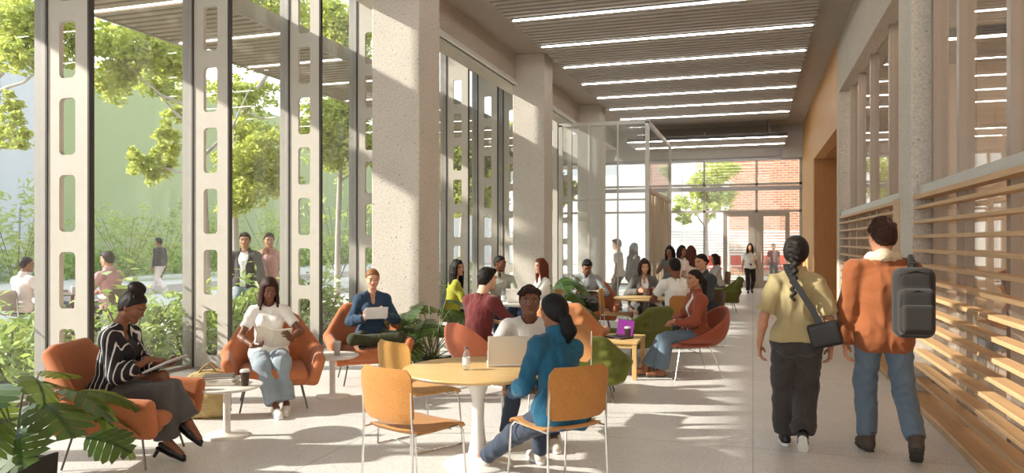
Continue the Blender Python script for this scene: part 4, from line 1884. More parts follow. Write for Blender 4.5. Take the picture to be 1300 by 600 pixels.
MB().box(R_ @ Vector((.073, 0, .009)), (.142, .22, .008), R_, .002).build('page_block', PAPERM, nb)

# --- reader in the white T-shirt
p = W(347, 7.45)
lounge_chair('orange lounge chair holding the reader in the white T-shirt', p, HD(199), ORANGE)
p1 = ahead(p, 199, -.10, .04)
J = person('woman in white T-shirt and pale jeans with braids, reading an open book', p1, HD(199), 1.68, True, '#734a36', .505, lean=-7, hunch=.05, neckf=.5,
           head=(8, 26, 0),
           hands=[dict(p=(.14, .31, .62), h=(.8, -.5, -.3), d=(-.55, .65, .1), n=(.1, -.2, 1), curl=.4), dict(p=(-.19, .35, .69), h=(-.8, -.5, -.3), d=(.30, .70, .5), n=(.8, .1, .4), curl=.55)],
           feet=[dict(p=(-.05, .60, .085), dir=-12), dict(p=(-.15, .50, .085), dir=6)],
           top=dict(m=WHITEC, sleeve='short', e=.014, hem=.06, neck='crew', wr=.009, name='t_shirt'),
           legs=dict(m=DENIML, knee=.080, hemr=.078, len=.90, e=.013, wr=.010, name='jeans'), shoes=('sneaker', plain('cream_shoe', (.72, .68, .60), .6), SOLEW), hair=('braids', '#32150c'), lod=0, seed=2)
b = thing('book', 'open cream book held by the reader in the white T-shirt', 'book', on_person(J, (-.035, .37, .695)), HD(199))
for q in (1, -1):
    Rb = Matrix.Rotation(math.radians(-8), 3, 'Y') @ Matrix.Rotation(math.radians(52), 3, 'X') @ Matrix.Rotation(math.radians(-16 * q), 3, 'Y')
    MB().box(Rb @ Vector((.082 * q, 0, -.004)), (.164, .235, .004), Rb).build('cover', plain('cream_cover', (.66, .60, .50), .7), b)
    MB().box(Rb @ Vector((.080 * q, 0, .004)), (.155, .225, .012), Rb, .002).build('page_block', PAPERM, b)

# --- woman in the blue sweater
p = W(467, 8.76)
lounge_chair('orange lounge chair beside the nearest column, holding the woman in the blue sweater', p, HD(199), ORANGE)
p1 = ahead(p, 199, -.08, -.06)
J = person('blonde woman in blue sweater sitting with folded legs, holding a white tablet', p1, HD(199), 1.68, True, '#d3a184', .535, lean=1, hunch=.02,
           head=(-4, 14, 0),
           hands=[dict(p=(.12, .27, .75), h=(.7, -.5, -.7), d=(-.5, .35, .55), n=(-.3, -.5, .6), curl=.5), dict(p=(-.12, .27, .77), h=(-.7, -.5, -.7), d=(.5, .35, .55), n=(.3, -.5, .6), curl=.5)],
           feet=[dict(p=(-.12, .26, .485), dir=-70, pitch=40, h=(1, .5, .1)), dict(p=(.13, .30, .50), dir=70, pitch=40, h=(-1, .45, .1))],
           top=dict(m=NAVY, neck='v', e=.018, hem=.05, wr=.009, loose=.008, name='sweater'), legs=dict(m=OLIVE, e=.012, len=.95), shoes=('sneaker', BLKP, SOLED),
           hair=('pony', '#8a5a34'), lod=0, seed=3)
tb = thing('tablet', 'white tablet held up by the blonde woman in the blue sweater', 'tablet', on_person(J, (0, .33, .81)), HD(199))
Rt = Matrix.Rotation(math.radians(55), 3, 'X')
MB().box((0, 0, 0), (.26, .17, .008), Rt, .003).build('case', plain('white_case', (.78, .77, .75), .4), tb)
MB().box(Rt @ Vector((0, 0, .0048)), (.235, .15, .001), Rt).build('screen', plain('tablet_screen', (.10, .11, .12), .15), tb)

# --- side tables and what stands on them
STONE = plain('stone_white', (.74, .70, .64), .45)
p = W(288, 6.27)
pedestal_table('small round white side table with stacked books in front of the straw bag', p, .29, .43, STONE, STONE, .175, .030, .028, 'side table', 'side_table', False)
c_ = W(279, 6.30)
book('thick grey-edged book at the bottom of the side table\'s stack', (c_.x, c_.y, .430), HD(8), (.29, .215, .030), plain('stone_cover', (.45, .43, .40), .6))
book('pale book in the middle of the side table\'s stack', (c_.x + .008, c_.y + .004, .460), HD(-2), (.275, .20, .024), plain('pale_cover', (.62, .60, .57), .6))
nbk = book('closed dark notebook on top of the side table\'s stack', (c_.x - .008, c_.y + .004, .484), HD(16), (.235, .175, .020), plain('dark_cover', (.10, .075, .06), .5), 'notebook', 'notebook')
c_ = W(311, 6.22)
paper_cup('dark brown coffee cup with white lid beside the stacked books', (c_.x, c_.y, .43), plain('brown_sleeve', (.055, .032, .02), .6), .12, plain('cup_lid', (.70, .68, .64), .4))
p = W(422, 7.86)
pedestal_table('small round white side table next to the woman in the blue sweater', p, .275, .44, STONE, STONE, .17, .030, .028, 'side table', 'side_table', False)
c_ = W(428, 7.80)
paper_cup('tall grey cup standing alone on a white side table', (c_.x, c_.y, .44), plain('grey_cup', (.40, .38, .35), .5), .135, plain('grey_cup_lid', (.50, .48, .45), .5))

# straw bag behind the first side table
p = W(265, 6.95)
bg_ = thing('straw_bag', 'woven straw bag standing on the floor behind the stacked books', 'bag', p, HD(10))
F = Field((-.24, -.16, 0), (.24, .16, .46), .012)
F.rbox((0, 0, .20), (.185, .105, .20), .06, 0)
F.ell((.02, 0, .36), (.15, .09, .08), .05)
F.ell((0, -.10, .17), (.13, .05, .13), .03)
v, f = F.mesh()
v = wrinkle(v, f, .012, 4, 9)
STRAW = NT('straw')
sv = STRAW.coord((1, 1, 1))
w1 = STRAW.n('ShaderNodeTexWave', bands_direction='Z')
w1.inputs['Scale'].default_value = 26
w1.inputs['Distortion'].default_value = 3
STRAW.l(sv, w1.inputs['Vector'])
STRAW.bsdf(STRAW.mix(STRAW.noise(sv, 60, 2), STRAW.ramp(w1.outputs['Fac'], [(.2, (.26, .17, .065)), (.8, (.55, .42, .20))]), (.50, .38, .18)), .8, 0, STRAW.bump(w1.outputs['Fac'], .6, .006), .2)
npmesh('bag_body', v, f, STRAW.m, bg_)
for q in (1, -1):
    MB().tube([(-.09, .05 * q, .40)] + [(-.09 + .18 * k / 8, .05 * q, .40 + .09 * math.sin(PI * k / 8)) for k in range(1, 8)] + [(.09, .05 * q, .40)], .009).build('handle', plain('straw_handle', (.32, .21, .09), .7), bg_)

# --- round oak table with its chairs and pair
TC = W(607, 5.49)
pedestal_table('round oak table with white tulip pedestal in the foreground', TC, .555, .70, OAKT, WHT, .25, .05, .03)
side_chair('empty amber side chair nearest the camera, its back turned, at the round oak table', W(528, 4.86), HD(-38), AMBER)
side_chair('empty amber side chair tucked behind the nearest one at the round oak table', W(535, 6.02), HD(-48), YELLOW)
side_chair('amber side chair carrying the woman in the teal jacket', W(706, 4.93), HD(30), AMBER)
p = W(672, 6.28)
side_chair('amber side chair under the man in the grey T-shirt', p, HD(180), AMBER)
side_chair('tan side chair between the teal jacket and the moss green chair', W(712, 6.75), HD(160), fabric('tan_weave', (.40, .19, .07), 300))
p1 = ahead(p, 180, -.06)
J = person('smiling man in grey T-shirt behind the open laptop, short locs', p1, HD(180), 1.70, False, '#6f4836', .50, lean=11,
           head=(2, 0, 0), neckf=.35,
           hands=[dict(p=(.16, .42, .735), h=(.9, -.3, -.6), n=(0, 0, -1), d=(-.25, .9, -.05), curl=.35), dict(p=(-.12, .44, .735), h=(-.9, -.3, -.6), n=(0, 0, -1), d=(.25, .9, -.05), curl=.35)],
           feet=[dict(p=(.20, .36, .09), dir=10), dict(p=(-.18, .42, .09), dir=-8)],
           top=dict(m=GREYC, sleeve='short', e=.018, hem=.07, neck='crew', wr=.009, name='t_shirt'), legs=dict(m=DENIMD, e=.010, knee=.068, hemr=.055), shoes=('sneaker', BEIGES, SOLEW),
           hair=('locs', '#2a1810'), lod=0, seed=4)
p1 = ahead(W(706, 4.93), 30, -.04)
J = person('woman in teal jacket with black low ponytail, seen from behind at the oak table', p1, HD(30), 1.64, True, '#8a5a42', .535, lean=11, side=6, hunch=.02,
           head=(14, 8, 0),
           hands=[dict(p=(.05, .40, .66), h=(.8, -.4, -.6), n=(0, 0, -1), d=(-.3, .9, -.1), curl=.3), dict(p=(-.16, .34, .60), h=(-.5, -.6, -.8), n=(0, 0, -1), d=(.2, .9, -.1), curl=.3)],
           feet=[dict(p=(.20, .56, .085), dir=4), dict(p=(-.20, .66, .085), dir=-10)],
           over=dict(m=TEAL, e=.016, hem=.13, neck='collar', wr=.015, loose=.006, name='jacket'), legs=dict(m=DENIMD, e=.010, knee=.066, hemr=.056), shoes=('sneaker', BEIGES, SOLEW),
           hair=('ponylow', '#0f0d0d'), lod=0, seed=5)
c_ = W(646, 5.66)
laptop('silver laptop with its lid towards the camera on the round oak table', (c_.x, c_.y, .70), HD(184), SILVER, None, 104, .33)
c_ = W(592, 5.42)
bt = bottle('small water bottle with dark cap on the round oak table', (c_.x, c_.y, .70))
bt.scale = (.82, .82, .78)

# --- pair walking away
p = W(1011, 5.86)
J = person('woman in khaki shirt and black trousers walking away, long plait down her back', p, 0, 1.68, True, '#b98567', .885, lean=1, head=(-10, 2, 0),
           hands=[dict(p=(.255, .06, .80), h=(.5, -1, .1), n=(-1, -.1, 0), d=(-.05, .12, -1), curl=.42), dict(p=(-.275, .02, .80), h=(-.5, -1, .1), n=(1, -.1, 0), d=(.05, .15, -1), curl=.42)],
           feet=[toe_off(.045, -.06, 52, .96, 4), flat_foot(-.075, .13, .96, -6)],
           top=dict(m=KHAKI, sleeve='elbow', e=.024, hem=.03, neck='collar', wr=.017, loose=.030, freq=8, name='shirt'),
           legs=dict(m=CHARC, e=.018, knee=.092, hemr=.088, thigh=.105, len=.97, wr=.015), shoes=('sneaker', BLKP, SOLEW), hair=('braid', '#1b1411'), lod=0, seed=6)
sb = thing('shoulder_bag', 'black crossbody bag hanging at the hip of the woman with the plait', 'bag', p, 0)
F = Field((.0, -.30, .70), (.40, .15, 1.15), .010)
F.rbox((.195, -.155, .925), (.115, .035, .095), .025, 0, roty(-14))
field_obj('bag_body', F, BLKP, sb)
s_ = 1.68 / 1.75
pts = [(-.075, -.02, 1.452), (-.072, -.085, 1.415), (-.03, -.135, 1.33), (.04, -.158, 1.22), (.10, -.165, 1.12), (.155, -.175, 1.01)]
m = MB()
vs, fs = [], []
for i, q in enumerate(pts):
    q = Vector(q)
    a, b2 = Vector(pts[max(0, i - 1)]), Vector(pts[min(len(pts) - 1, i + 1)])
    d = (b2 - a).normalized()
    wv = d.cross(Vector((0, -1, .15)).normalized()).normalized() * .024
    for o_ in (wv + Vector((0, -.006, 0)), -wv + Vector((0, -.006, 0)), -wv + Vector((0, .006, 0)), wv + Vector((0, .006, 0))):
        vs.append(q + o_)
for i in range(len(pts) - 1):
    for k in range(4):
        fs.append((i * 4 + k, i * 4 + (k + 1) % 4, (i + 1) * 4 + (k + 1) % 4, (i + 1) * 4 + k))
fs += [(3, 2, 1, 0), tuple(len(vs) - 4 + k for k in range(4))]
m.add(vs, fs).build('strap', BLKP, sb)

p = W(1121, 5.70)
J = person('man in rust jacket with cream fleece collar walking away in blue jeans', p, 2, 1.82, False, '#c08a6c', .955, lean=1, head=(24, 3, 0), twist=-3,
           hands=[dict(p=(.17, .19, 1.20), h=(.25, -.5, -1), n=(-.6, -.5, 0), d=(-.3, .3, .8), curl=.8), dict(p=(-.262, .03, .84), h=(-.5, -1, .1), n=(1, -.1, 0), d=(.04, .12, -1), curl=.45)],
           feet=[toe_off(.20, -.13, 38, 1.04, 12, False), flat_foot(-.085, .12, 1.04, -10, False)],
           over=dict(m=RUSTJ, e=.030, hem=.15, neck='fleece', collar_m=FLEECE, wr=.018, loose=.016, flare=.0, freq=7, hip=.012, name='jacket'),
           legs=dict(m=DENIM, e=.014, knee=.075, hemr=.066, thigh=.102, len=.93, wr=.015, name='jeans'), shoes=('boot', BRNB, SOLED), hair=('curly', '#3a2114'), lod=0, seed=7)
cuffF = None
bp = thing('backpack', 'dark grey backpack slung over one shoulder of the man in the rust jacket', 'backpack', p, 2)
BPM = fabric('backpack_nylon', (.028, .025, .023), 500, .15, .15)
cx, cy, cz = .155, -.265, 1.185
F = Field((cx - .22, cy - .22, cz - .33), (cx + .22, cy + .20, cz + .33), .010)
F.rbox((cx, cy + .02, cz), (.140, .085, .255), .07, 0)
F.rbox((cx, cy - .075, cz - .06), (.118, .05, .165), .045, .02)
field_obj('main_compartment', F, BPM, bp)
F = Field((cx - .2, cy - .25, cz - .3), (cx + .2, cy, cz + .1), .009)
F.rbox((cx, cy - .125, cz - .10), (.100, .025, .095), .022, 0)
field_obj('front_pocket', F, BPM, bp)
zm = plain('zip_tape', (.012, .012, .012), .4)
MB().tube([(cx - .11, cy - .105, cz - .02), (cx - .10, cy - .112, cz + .06), (cx, cy - .118, cz + .095), (cx + .10, cy - .112, cz + .06), (cx + .11, cy - .105, cz - .02)], .005).build('zip', zm, bp)
MB().tube([(cx - .125, cy - .03, cz + .12), (cx - .10, cy - .055, cz + .20), (cx, cy - .06, cz + .235), (cx + .10, cy - .055, cz + .20), (cx + .125, cy - .03, cz + .12)], .005).build('zip', zm, bp)
MB().tube([(cx - .03, cy + .05, cz + .245), (cx - .025, cy + .04, cz + .285), (cx + .025, cy + .04, cz + .285), (cx + .03, cy + .05, cz + .245)], .008).build('top_handle', BPM, bp)
m = MB()
m.tube([(cx + .0, cy + .07, cz + .22), (cx + .015, cy + .14, cz + .295), (cx + .03, cy + .24, cz + .325), (cx + .035, cy + .34, cz + .26), (cx + .04, cy + .395, cz + .12), (cx + .07, cy + .37, cz - .02)], .024, 10)
m.build('shoulder_strap', BPM, bp)

# --- rust armchair and the woman in the rust jacket
p = W(877, 9.05)
shell_chair('rust red shell chair on wire legs holding the woman in the rust jacket', p, HD(98), RUST)
p1 = ahead(p, 98, -.08)
J = person('woman in rust jacket, blue jeans and tan boots sitting by the low oak table', p1, HD(98), 1.68, True, '#b27d5f', .515, lean=1,
           head=(6, 2, 0),
           hands=[dict(p=(.02, .30, .66), h=(.8, -.5, -.5), n=(0, 0, -1), d=(-.7, .7, 0), curl=.4), dict(p=(-.06, .30, .65), h=(-.8, -.5, -.5), n=(0, 0, -1), d=(.6, .7, 0), curl=.4)],
           feet=[dict(p=(.05, .62, .10), dir=-4), dict(p=(-.02, .46, .088), dir=8)],
           top=dict(m=WHITEC, neck='v', e=.008), over=dict(m=RUSTJ2, e=.024, hem=.10, open=.025, neck='collar', wr=.010, name='jacket'),
           legs=dict(m=DENIM, e=.012, knee=.075, hemr=.080, len=.92, name='jeans'), shoes=('boot', TANB, SOLED), hair=('pony', '#20130d'), lod=0, seed=8)

# low oak table
cn_ = W(806, 8.78)
LT = Vector((cn_.x - .47, cn_.y + .35, 0))
t = thing('low_table', 'low rectangular oak table beside the woman in the rust jacket', 'low table', LT)
MB().box((0, 0, .435), (1.0, .74, .035), None, .004).build('tabletop', OAKT, t)
for sx in (1, -1):
    for sy in (1, -1):
        MB().box((.465 * sx, .335 * sy, .21), (.052, .052, .42), None, .004).build('leg', OAKT, t)
MB().box((0, .335, .395), (.88, .025, .05)).build('apron', OAKT, t)
MB().box((0, -.335, .395), (.88, .025, .05)).build('apron', OAKT, t)
c_ = W(785, 9.12)
laptop('small laptop with a glowing magenta screen on the low oak table', (c_.x, c_.y, .4525), HD(-55), DARKM, emit('magenta_screen', (.30, .05, .26), .8), 100, .30)
c_ = W(797, 9.05)
paper_cup('dark coffee cup beside the magenta laptop', (c_.x, c_.y, .4525), BRNB, .13, plain('cup_lid', (.70, .68, .64), .4))
c_ = W(757, 9.20)
paper_cup('brown coffee cup behind the moss green chair', (c_.x, c_.y, .4525), plain('kraft_cup', (.20, .12, .07), .6), .13)

o = lounge_chair('moss green lounge chair turned away, right behind the teal jacket', W(742, 7.85), HD(-8), GREEN)
o.scale = (1, 1, .78)
o = lounge_chair('moss green lounge chair beyond the low oak table', W(805, 10.3), HD(42), GREEN)
o.scale = (1, 1, .86)
lounge_chair('tan orange lounge chair turned away, beside the man in the grey T-shirt', W(722, 9.5), HD(-15), fabric('tan_wool', (.47, .19, .075)))

# --- man in maroon and the white table
p = W(609, 8.15)
sc_ = shell_chair('coral shell chair holding the man in the maroon sweater', p, HD(-42), CORAL)
sc_.scale = (.82, .9, .92)
p1 = ahead(p, -42, -.04)
J = person('dark haired man in maroon sweater turned towards the white table', p1, HD(-42), 1.80, False, '#d6a88c', .53, lean=9, head=(-12, 4, 0), neckf=.3,
           hands=[dict(p=(.16, .46, .72), h=(.8, -.4, -.6), n=(0, 0, -1), d=(-.1, .9, -.2), curl=.4), dict(p=(-.12, .40, .72), h=(-.8, -.4, -.6), n=(0, 0, -1), d=(.3, .8, -.1), curl=.4)],
           feet=[dict(p=(.13, .45, .09)), dict(p=(-.13, .40, .09))],
           top=dict(m=MAROON, e=.018, hem=.07, wr=.010, loose=.006, name='sweater'), legs=dict(m=BLACKT, e=.010), shoes=('sneaker', BLKP, SOLED), hair=('short', '#17100c'), lod=0, seed=9)
p = W(676, 11.2)
pedestal_table('round white table shared by the group near the second column', p, .59, .72, WHT, WHT, .26)
c_ = W(657, 11.1)
laptop('white laptop on the round white table', (c_.x, c_.y, .72), HD(170), WHT, None, 104, .30)
c_ = W(639, 10.98)
b2_ = bottle('clear bottle on the round white table', (c_.x, c_.y, .72))

p = W(575, 11.3)
side_chair('yellow side chair under the woman in the olive yellow top', p, HD(-75), YELLOW)
p1 = ahead(p, -75, -.02)
J = person('long haired woman in olive yellow top smiling towards the white table', p1, HD(-75), 1.74, True, '#b5836a', .55, lean=6, head=(-52, 2, 4),
           hands=[dict(p=(.05, .35, .70), n=(0, 0, -1), h=(.8, -.5, -.5)), dict(p=(-.08, .36, .70), n=(0, 0, -1), h=(-.8, -.5, -.5))],
           feet=[dict(p=(.08, .45, .088)), dict(p=(-.08, .40, .088))],
           top=dict(m=LIME, e=.016, hem=.07, neck='scoop', name='top'), legs=dict(m=BLACKT, e=.010), shoes=('sneaker', BLKP, SOLED), hair=('long', '#1a0f0b'), lod=1, seed=10)
p = W(634, 12.25)
shell_chair('orange shell chair under the man in the sage polo shirt', p, HD(192), ORANGE2)
p1 = ahead(p, 192, -.06)
J = person('smiling man in sage polo shirt on the far side of the white table', p1, HD(192), 1.82, False, '#6b432f', .56, lean=4, head=(42, 4, 0),
           hands=[dict(p=(.14, .40, .76), n=(0, 0, -1), h=(.8, -.5, -.5)), dict(p=(-.10, .42, .76), n=(0, 0, -1), h=(-.8, -.5, -.5))],
           feet=[dict(p=(.10, .45, .09)), dict(p=(-.12, .42, .09))],
           top=dict(m=SAGE, sleeve='elbow', e=.016, neck='collar', name='polo_shirt'), legs=dict(m=DENIMD, e=.010), shoes=('sneaker', BLKP, SOLEW), hair=('fade', '#120d0b'), lod=1, seed=11)
p = W(690, 12.0)
side_chair('amber side chair under the woman in the white sweater', p, HD(105), AMBER)
p1 = ahead(p, 105, -.02)
J = person('auburn haired woman in white sweater sitting in profile at the white table', p1, HD(105), 1.74, True, '#d0a086', .55, lean=4, head=(10, 0, 0),
           hands=[dict(p=(.06, .36, .76), n=(0, 0, -1), h=(.8, -.5, -.5)), dict(p=(-.08, .38, .76), n=(0, 0, -1), h=(-.8, -.5, -.5))],
           feet=[dict(p=(.10, .42, .088)), dict(p=(-.10, .38, .088))],
           top=dict(m=WHITEC, e=.018, hem=.08, name='sweater'), legs=dict(m=NAVY, e=.010), shoes=('sneaker', BEIGES, SOLEW), hair=('wavy', '#5a2613'), lod=1, seed=12)

# --- man in the checked shirt
p = W(753, 13.5)
lounge_chair('burnt orange lounge chair before the glass room, under the checked shirt', p, HD(172), ORANGE2)
p1 = ahead(p, 172, -.10, .12)
J = person('man in checked shirt bent over a dark folder on his lap', p1, HD(176), 1.80, False, '#8a5c44', .515, lean=8, hunch=.03, head=(4, 32, 0), neckf=.5,
           hands=[dict(p=(.16, .34, .72), h=(.8, -.4, -.6), n=(0, 0, 1), d=(-.5, .8, 0), curl=.4), dict(p=(-.16, .34, .72), h=(-.8, -.4, -.6), n=(0, 0, -1), d=(.5, .8, 0), curl=.4)],
           feet=[dict(p=(.14, .48, .09)), dict(p=(-.14, .44, .09))],
           top=dict(m=CHECK, e=.018, hem=.07, neck='collar', wr=.008, name='shirt'), legs=dict(m=BLACKT, e=.010), shoes=('sneaker', BLKP, SOLED), hair=('short', '#15100d'), lod=1, seed=13)
fd = thing('folder', 'dark folder on the lap of the man in the checked shirt', 'folder', on_person(J, (0, .40, .735)), HD(176))
MB().box((0, 0, 0), (.32, .24, .018), Matrix.Rotation(math.radians(12), 3, 'X'), .004).build('cover', plain('folder_black', (.02, .022, .026), .5), fd)
MB().box((0, .002, .003), (.31, .236, .010), Matrix.Rotation(math.radians(12), 3, 'X')).build('sheets', PAPERM, fd)

# --- group round the smaller oak table
side_chair('empty yellow side chair at the smaller oak table', W(784, 12.2), HD(-105), YELLOW)
pedestal_table('smaller round oak table with a mug, in front of the woman in the grey blazer', W(818, 12.1), .50, .72, OAKT, DKST, .24)
p = W(817, 12.85)
side_chair('brown side chair under the woman in the grey blazer', p, HD(182), BROWN)
p1 = ahead(p, 182, -.02)
J = person('woman in grey blazer with brown bob holding a mug at the smaller oak table', p1, HD(182), 1.72, True, '#cfa084', .54, lean=6, head=(0, 16, 3),
           hands=[dict(p=(.14, .32, .80), h=(.8, -.4, -.6), d=(-.7, .6, .1), n=(-.6, -.6, 0), curl=.6), dict(p=(-.14, .32, .80), h=(-.8, -.4, -.6), d=(.7, .6, .1), n=(.6, -.6, 0), curl=.6)],
           feet=[dict(p=(.08, .42, .088)), dict(p=(-.08, .38, .088))],
           top=dict(m=WHITEC, neck='v', e=.008), over=dict(m=TWEED, e=.024, hem=.10, open=.03, neck='collar', name='blazer'), legs=dict(m=CHARC, e=.010), shoes=('sneaker', BLKP, SOLED), hair=('bob', '#3b2218'), lod=1, seed=14)
mg = thing('mug', 'dark red mug in the hands of the woman in the grey blazer', 'mug', on_person(J, (-.02, .39, .745)), 0)
MB().lathe([(.035, 0), (.040, .004), (.042, .10), (.038, .101), (.036, .02), (.001, .015)], 24).build('cup_body', plain('dark_red_glaze', (.10, .03, .025), .3), mg)
MB().tube([(.040, 0, .08), (.062, 0, .078), (.070, 0, .055), (.062, 0, .03), (.040, 0, .025)], .006).build('handle', plain('dark_red_glaze', (.10, .03, .025), .3), mg)
p = W(861, 11.0)
side_chair('amber side chair seen from behind under the man in the plain white T-shirt', p, HD(8), AMBER)
p1 = ahead(p, 8, -.02, -.03)
J = person('man in plain white T-shirt seen from behind at the smaller oak table', p1, HD(14), 1.82, False, '#7a4a34', .55, lean=4, head=(4, 4, 0),
           hands=[dict(p=(.16, .42, .74), n=(0, 0, -1), h=(.8, -.5, -.5)), dict(p=(-.16, .42, .74), n=(0, 0, -1), h=(-.8, -.5, -.5))],
           feet=[dict(p=(.14, .42, .09)), dict(p=(-.14, .40, .09))],
           top=dict(m=WHITEC, sleeve='short', e=.018, hem=.08, name='t_shirt'), legs=dict(m=DENIMD, e=.010), shoes=('sneaker', BEIGES, SOLEW), hair=('fade', '#1a110d'), lod=1, seed=15)
p = W(893, 11.8)
side_chair('dark brown side chair under the man in the dark suit', p, HD(95), BROWN)
p1 = ahead(p, 95, -.02)
J = person('man in dark suit with hair tied back, sitting in profile', p1, HD(112), 1.86, False, '#c49274', .58, lean=3, head=(8, 8, 0),
           hands=[dict(p=(.10, .36, .76), h=(.8, -.4, -.6), n=(0, 0, -1), d=(-.5, .8, 0)), dict(p=(-.12, .36, .74), h=(-.8, -.4, -.6), n=(0, 0, -1), d=(.5, .8, 0))],
           feet=[dict(p=(.12, .42, .09)), dict(p=(-.12, .40, .09))],
           top=dict(m=WHITEC, neck='collar', e=.010), over=dict(m=SUIT, e=.028, hem=.14, open=.02, neck='collar', name='suit_jacket'), legs=dict(m=SUIT, e=.012), shoes=('boot', BLKP, SOLED), hair=('manbun', '#1c120d'), lod=1, seed=16)

# --- standing people further down the hall
def stander(label, px, t, th, H, fem, skin, top, legs, hair, lod=2, over=None, head=(0, 0, 0), hands=None, feet=None, seed=0, shoes=None, z0=0.0, neck='crew', sleeve='short'):
    s = H / 1.75
    return person(label, W(px, t), HD(th), H, fem, skin, None, lean=1, head=head, hands=hands, feet=feet,
                  top=dict(m=top, e=.014, hem=.07, sleeve=sleeve, neck=neck), over=dict(m=over, e=.026, hem=.16, open=.05, neck='collar', name='jacket') if over else None,
                  legs=dict(m=legs, e=.012, knee=.070 * s, hemr=.066 * s), shoes=shoes or ('sneaker', BLKP, SOLED), hair=hair, lod=lod, seed=seed, z0=z0)


STRIDE = [dict(p=(.09, .18, .088)), toe_off(-.09, -.10, 30, 1.0, -4)]
HOLD = [dict(p=(.12, .30, 1.08), h=(.6, -.7, -.6), d=(-.7, .6, .2), n=(-.3, -.3, 1)), dict(p=(-.10, .30, 1.04), h=(-.6, -.7, -.6), d=(.7, .6, .2), n=(.3, -.3, 1))]
stander('man in pale T-shirt standing inside the glass room', 785, 17.3, 68, 1.70, False, '#c9987c', WHITEC, CHARC, ('short', '#4a2d1b'), 2, None, (0, 6, 0), None, None, 21)
stander('dark haired woman in grey coat standing inside the glass room', 804, 17.6, -65, 1.60, True, '#b78a70', GREYC, CHARC, ('long', '#2a1a14'), 2, TWEED, (0, 0, 0), None, None, 22)
stander('dark haired woman in grey dress shirt holding papers beside the batten screen', 851, 15.4, 150, 1.55, True, '#8a5f4a', TWEED, CHARC, ('long', '#17100d'), 2, None, (0, 12, 0), HOLD, None, 23, None, 0, 'crew', 'elbow')
stander('person in white shirt standing between the two women by the batten screen', 865, 16.2, 190, 1.55, True, '#a06c52', WHITEC, DENIM, ('bob', '#33201a'), 2, None, (20, 5, 0), None, None, 24)
stander('auburn haired woman seen from behind in the group by the batten screen', 878, 15.1, 15, 1.55, True, '#a8755b', PINKW, DENIM, ('wavy', '#4a2114'), 2, None, (0, 0, 0), None, None, 25)
stander('woman in white top and black trousers walking in front of the glass doors', 952, 23.5, 172, 1.58, True, '#b98468', WHITEC, BLACKT, ('long', '#15100e'), 2, None, (0, 0, 0), None, STRIDE, 26)
p = W(911, 19.2)
side_chair('brown side chair under the far seated woman in the pale top', p, HD(92), BROWN)
J = person('far seated woman in pale top beside the small oak table', ahead(p, 92, -.02), HD(92), 1.66, True, '#b98468', .54, lean=6, head=(0, 6, 0),
           hands=[dict(p=(.08, .38, .76), n=(0, 0, -1), h=(.8, -.5, -.5)), dict(p=(-.08, .38, .76), n=(0, 0, -1), h=(-.8, -.5, -.5))],
           feet=[dict(p=(.08, .42, .088)), dict(p=(-.08, .40, .088))],
           top=dict(m=GREYC, e=.014, name='top'), legs=dict(m=DENIM, e=.010), shoes=('sneaker', BEIGES, SOLEW), hair=('bob', '#2d1a14'), lod=2, seed=27)
pedestal_table('small oak table next to the far seated woman', W(886, 19.4), .45, .72, OAKT, DKST, .22)
o = lounge_chair('moss green lounge chair far down the hall near the glass doors', W(916, 17.4), HD(80), GREEN)
o.scale = (1, 1, .92)

# seated person behind the louvres
p = W(1296, 8.2)
side_chair('amber side chair in the room behind the wooden louvres', p, HD(60), AMBER)
J = person('person in pink top seated behind the wooden louvres at the edge of the photo', ahead(p, 60, -.02), HD(60), 1.68, True, '#c49070', .54, lean=10, head=(0, 18, 0),
           hands=[dict(p=(.10, .36, .74), n=(0, 0, -1), h=(.8, -.5, -.5)), dict(p=(-.10, .36, .74), n=(0, 0, -1), h=(-.8, -.5, -.5))],
           feet=[dict(p=(.10, .42, .088)), dict(p=(-.10, .40, .088))],
           top=dict(m=PINKC, e=.016, sleeve='short', name='top'), legs=dict(m=DENIM, e=.010), shoes=('sneaker', BEIGES, SOLEW), hair=('bob', '#5a2613'), lod=1, seed=28)

# --- indoor plants
monstera('big monstera in a square dark planter at the near corner of the facade', W(18, 4.72), .86, 22, .36, (.34, .27, True), 5, .52)
monstera('monstera in a dark pot against the nearest concrete column', W(549, 9.15), .98, 17, .36, (.36, .22, True), 8, .52)
monstera('monstera in a dark pot beside the second column, behind the white sweater', W(712, 13.0), 1.18, 14, .38, (.36, .30, False), 14, .42)


# ---------------------------------------------------------------- the courtyard and what lies beyond the glass
NR = np.random.default_rng(5)
LEAFT = leafmat('tree_leaf', (.34, .38, .08), (.66, .64, .22), .55, .5)
LEAFS = leafmat('shrub_leaf', (.16, .26, .06), (.50, .60, .24), .40, .4)
LEAFH = leafmat('hedge_leaf', (.14, .24, .05), (.36, .46, .15), .35, .5)
LEAFW = leafmat('wispy_leaf', (.28, .34, .12), (.50, .55, .22), .45, .5)
BARK = concrete('pale_bark', (.52, .46, .41), False)


def leaf_mesh(name, pts, size, m, parent=None, asp=.45, up=.2, droop=0.0):
    """one folded blade per point, turned at random"""
    n = len(pts)
    d = NR.normal(size=(n, 3))
    d[:, 2] = d[:, 2] * .6 - droop
    d /= np.linalg.norm(d, axis=1, keepdims=True)
    a = NR.normal(size=(n, 3)) + np.array([0, 0, up])
    s = np.cross(d, a)
    s /= np.maximum(np.linalg.norm(s, axis=1, keepdims=True), 1e-6)
    nn = np.cross(s, d)
    L = size * NR.uniform(.65, 1.25, (n, 1))
    v = np.stack([pts - d * L * .5, pts + s * L * asp * .5 + nn * L * .08, pts + d * L * .5, pts - s * L * asp * .5 + nn * L * .08], 1).reshape(-1, 3)
    f = np.arange(4 * n).reshape(n, 4)
    return npmesh(name, v, f, m, parent, True)


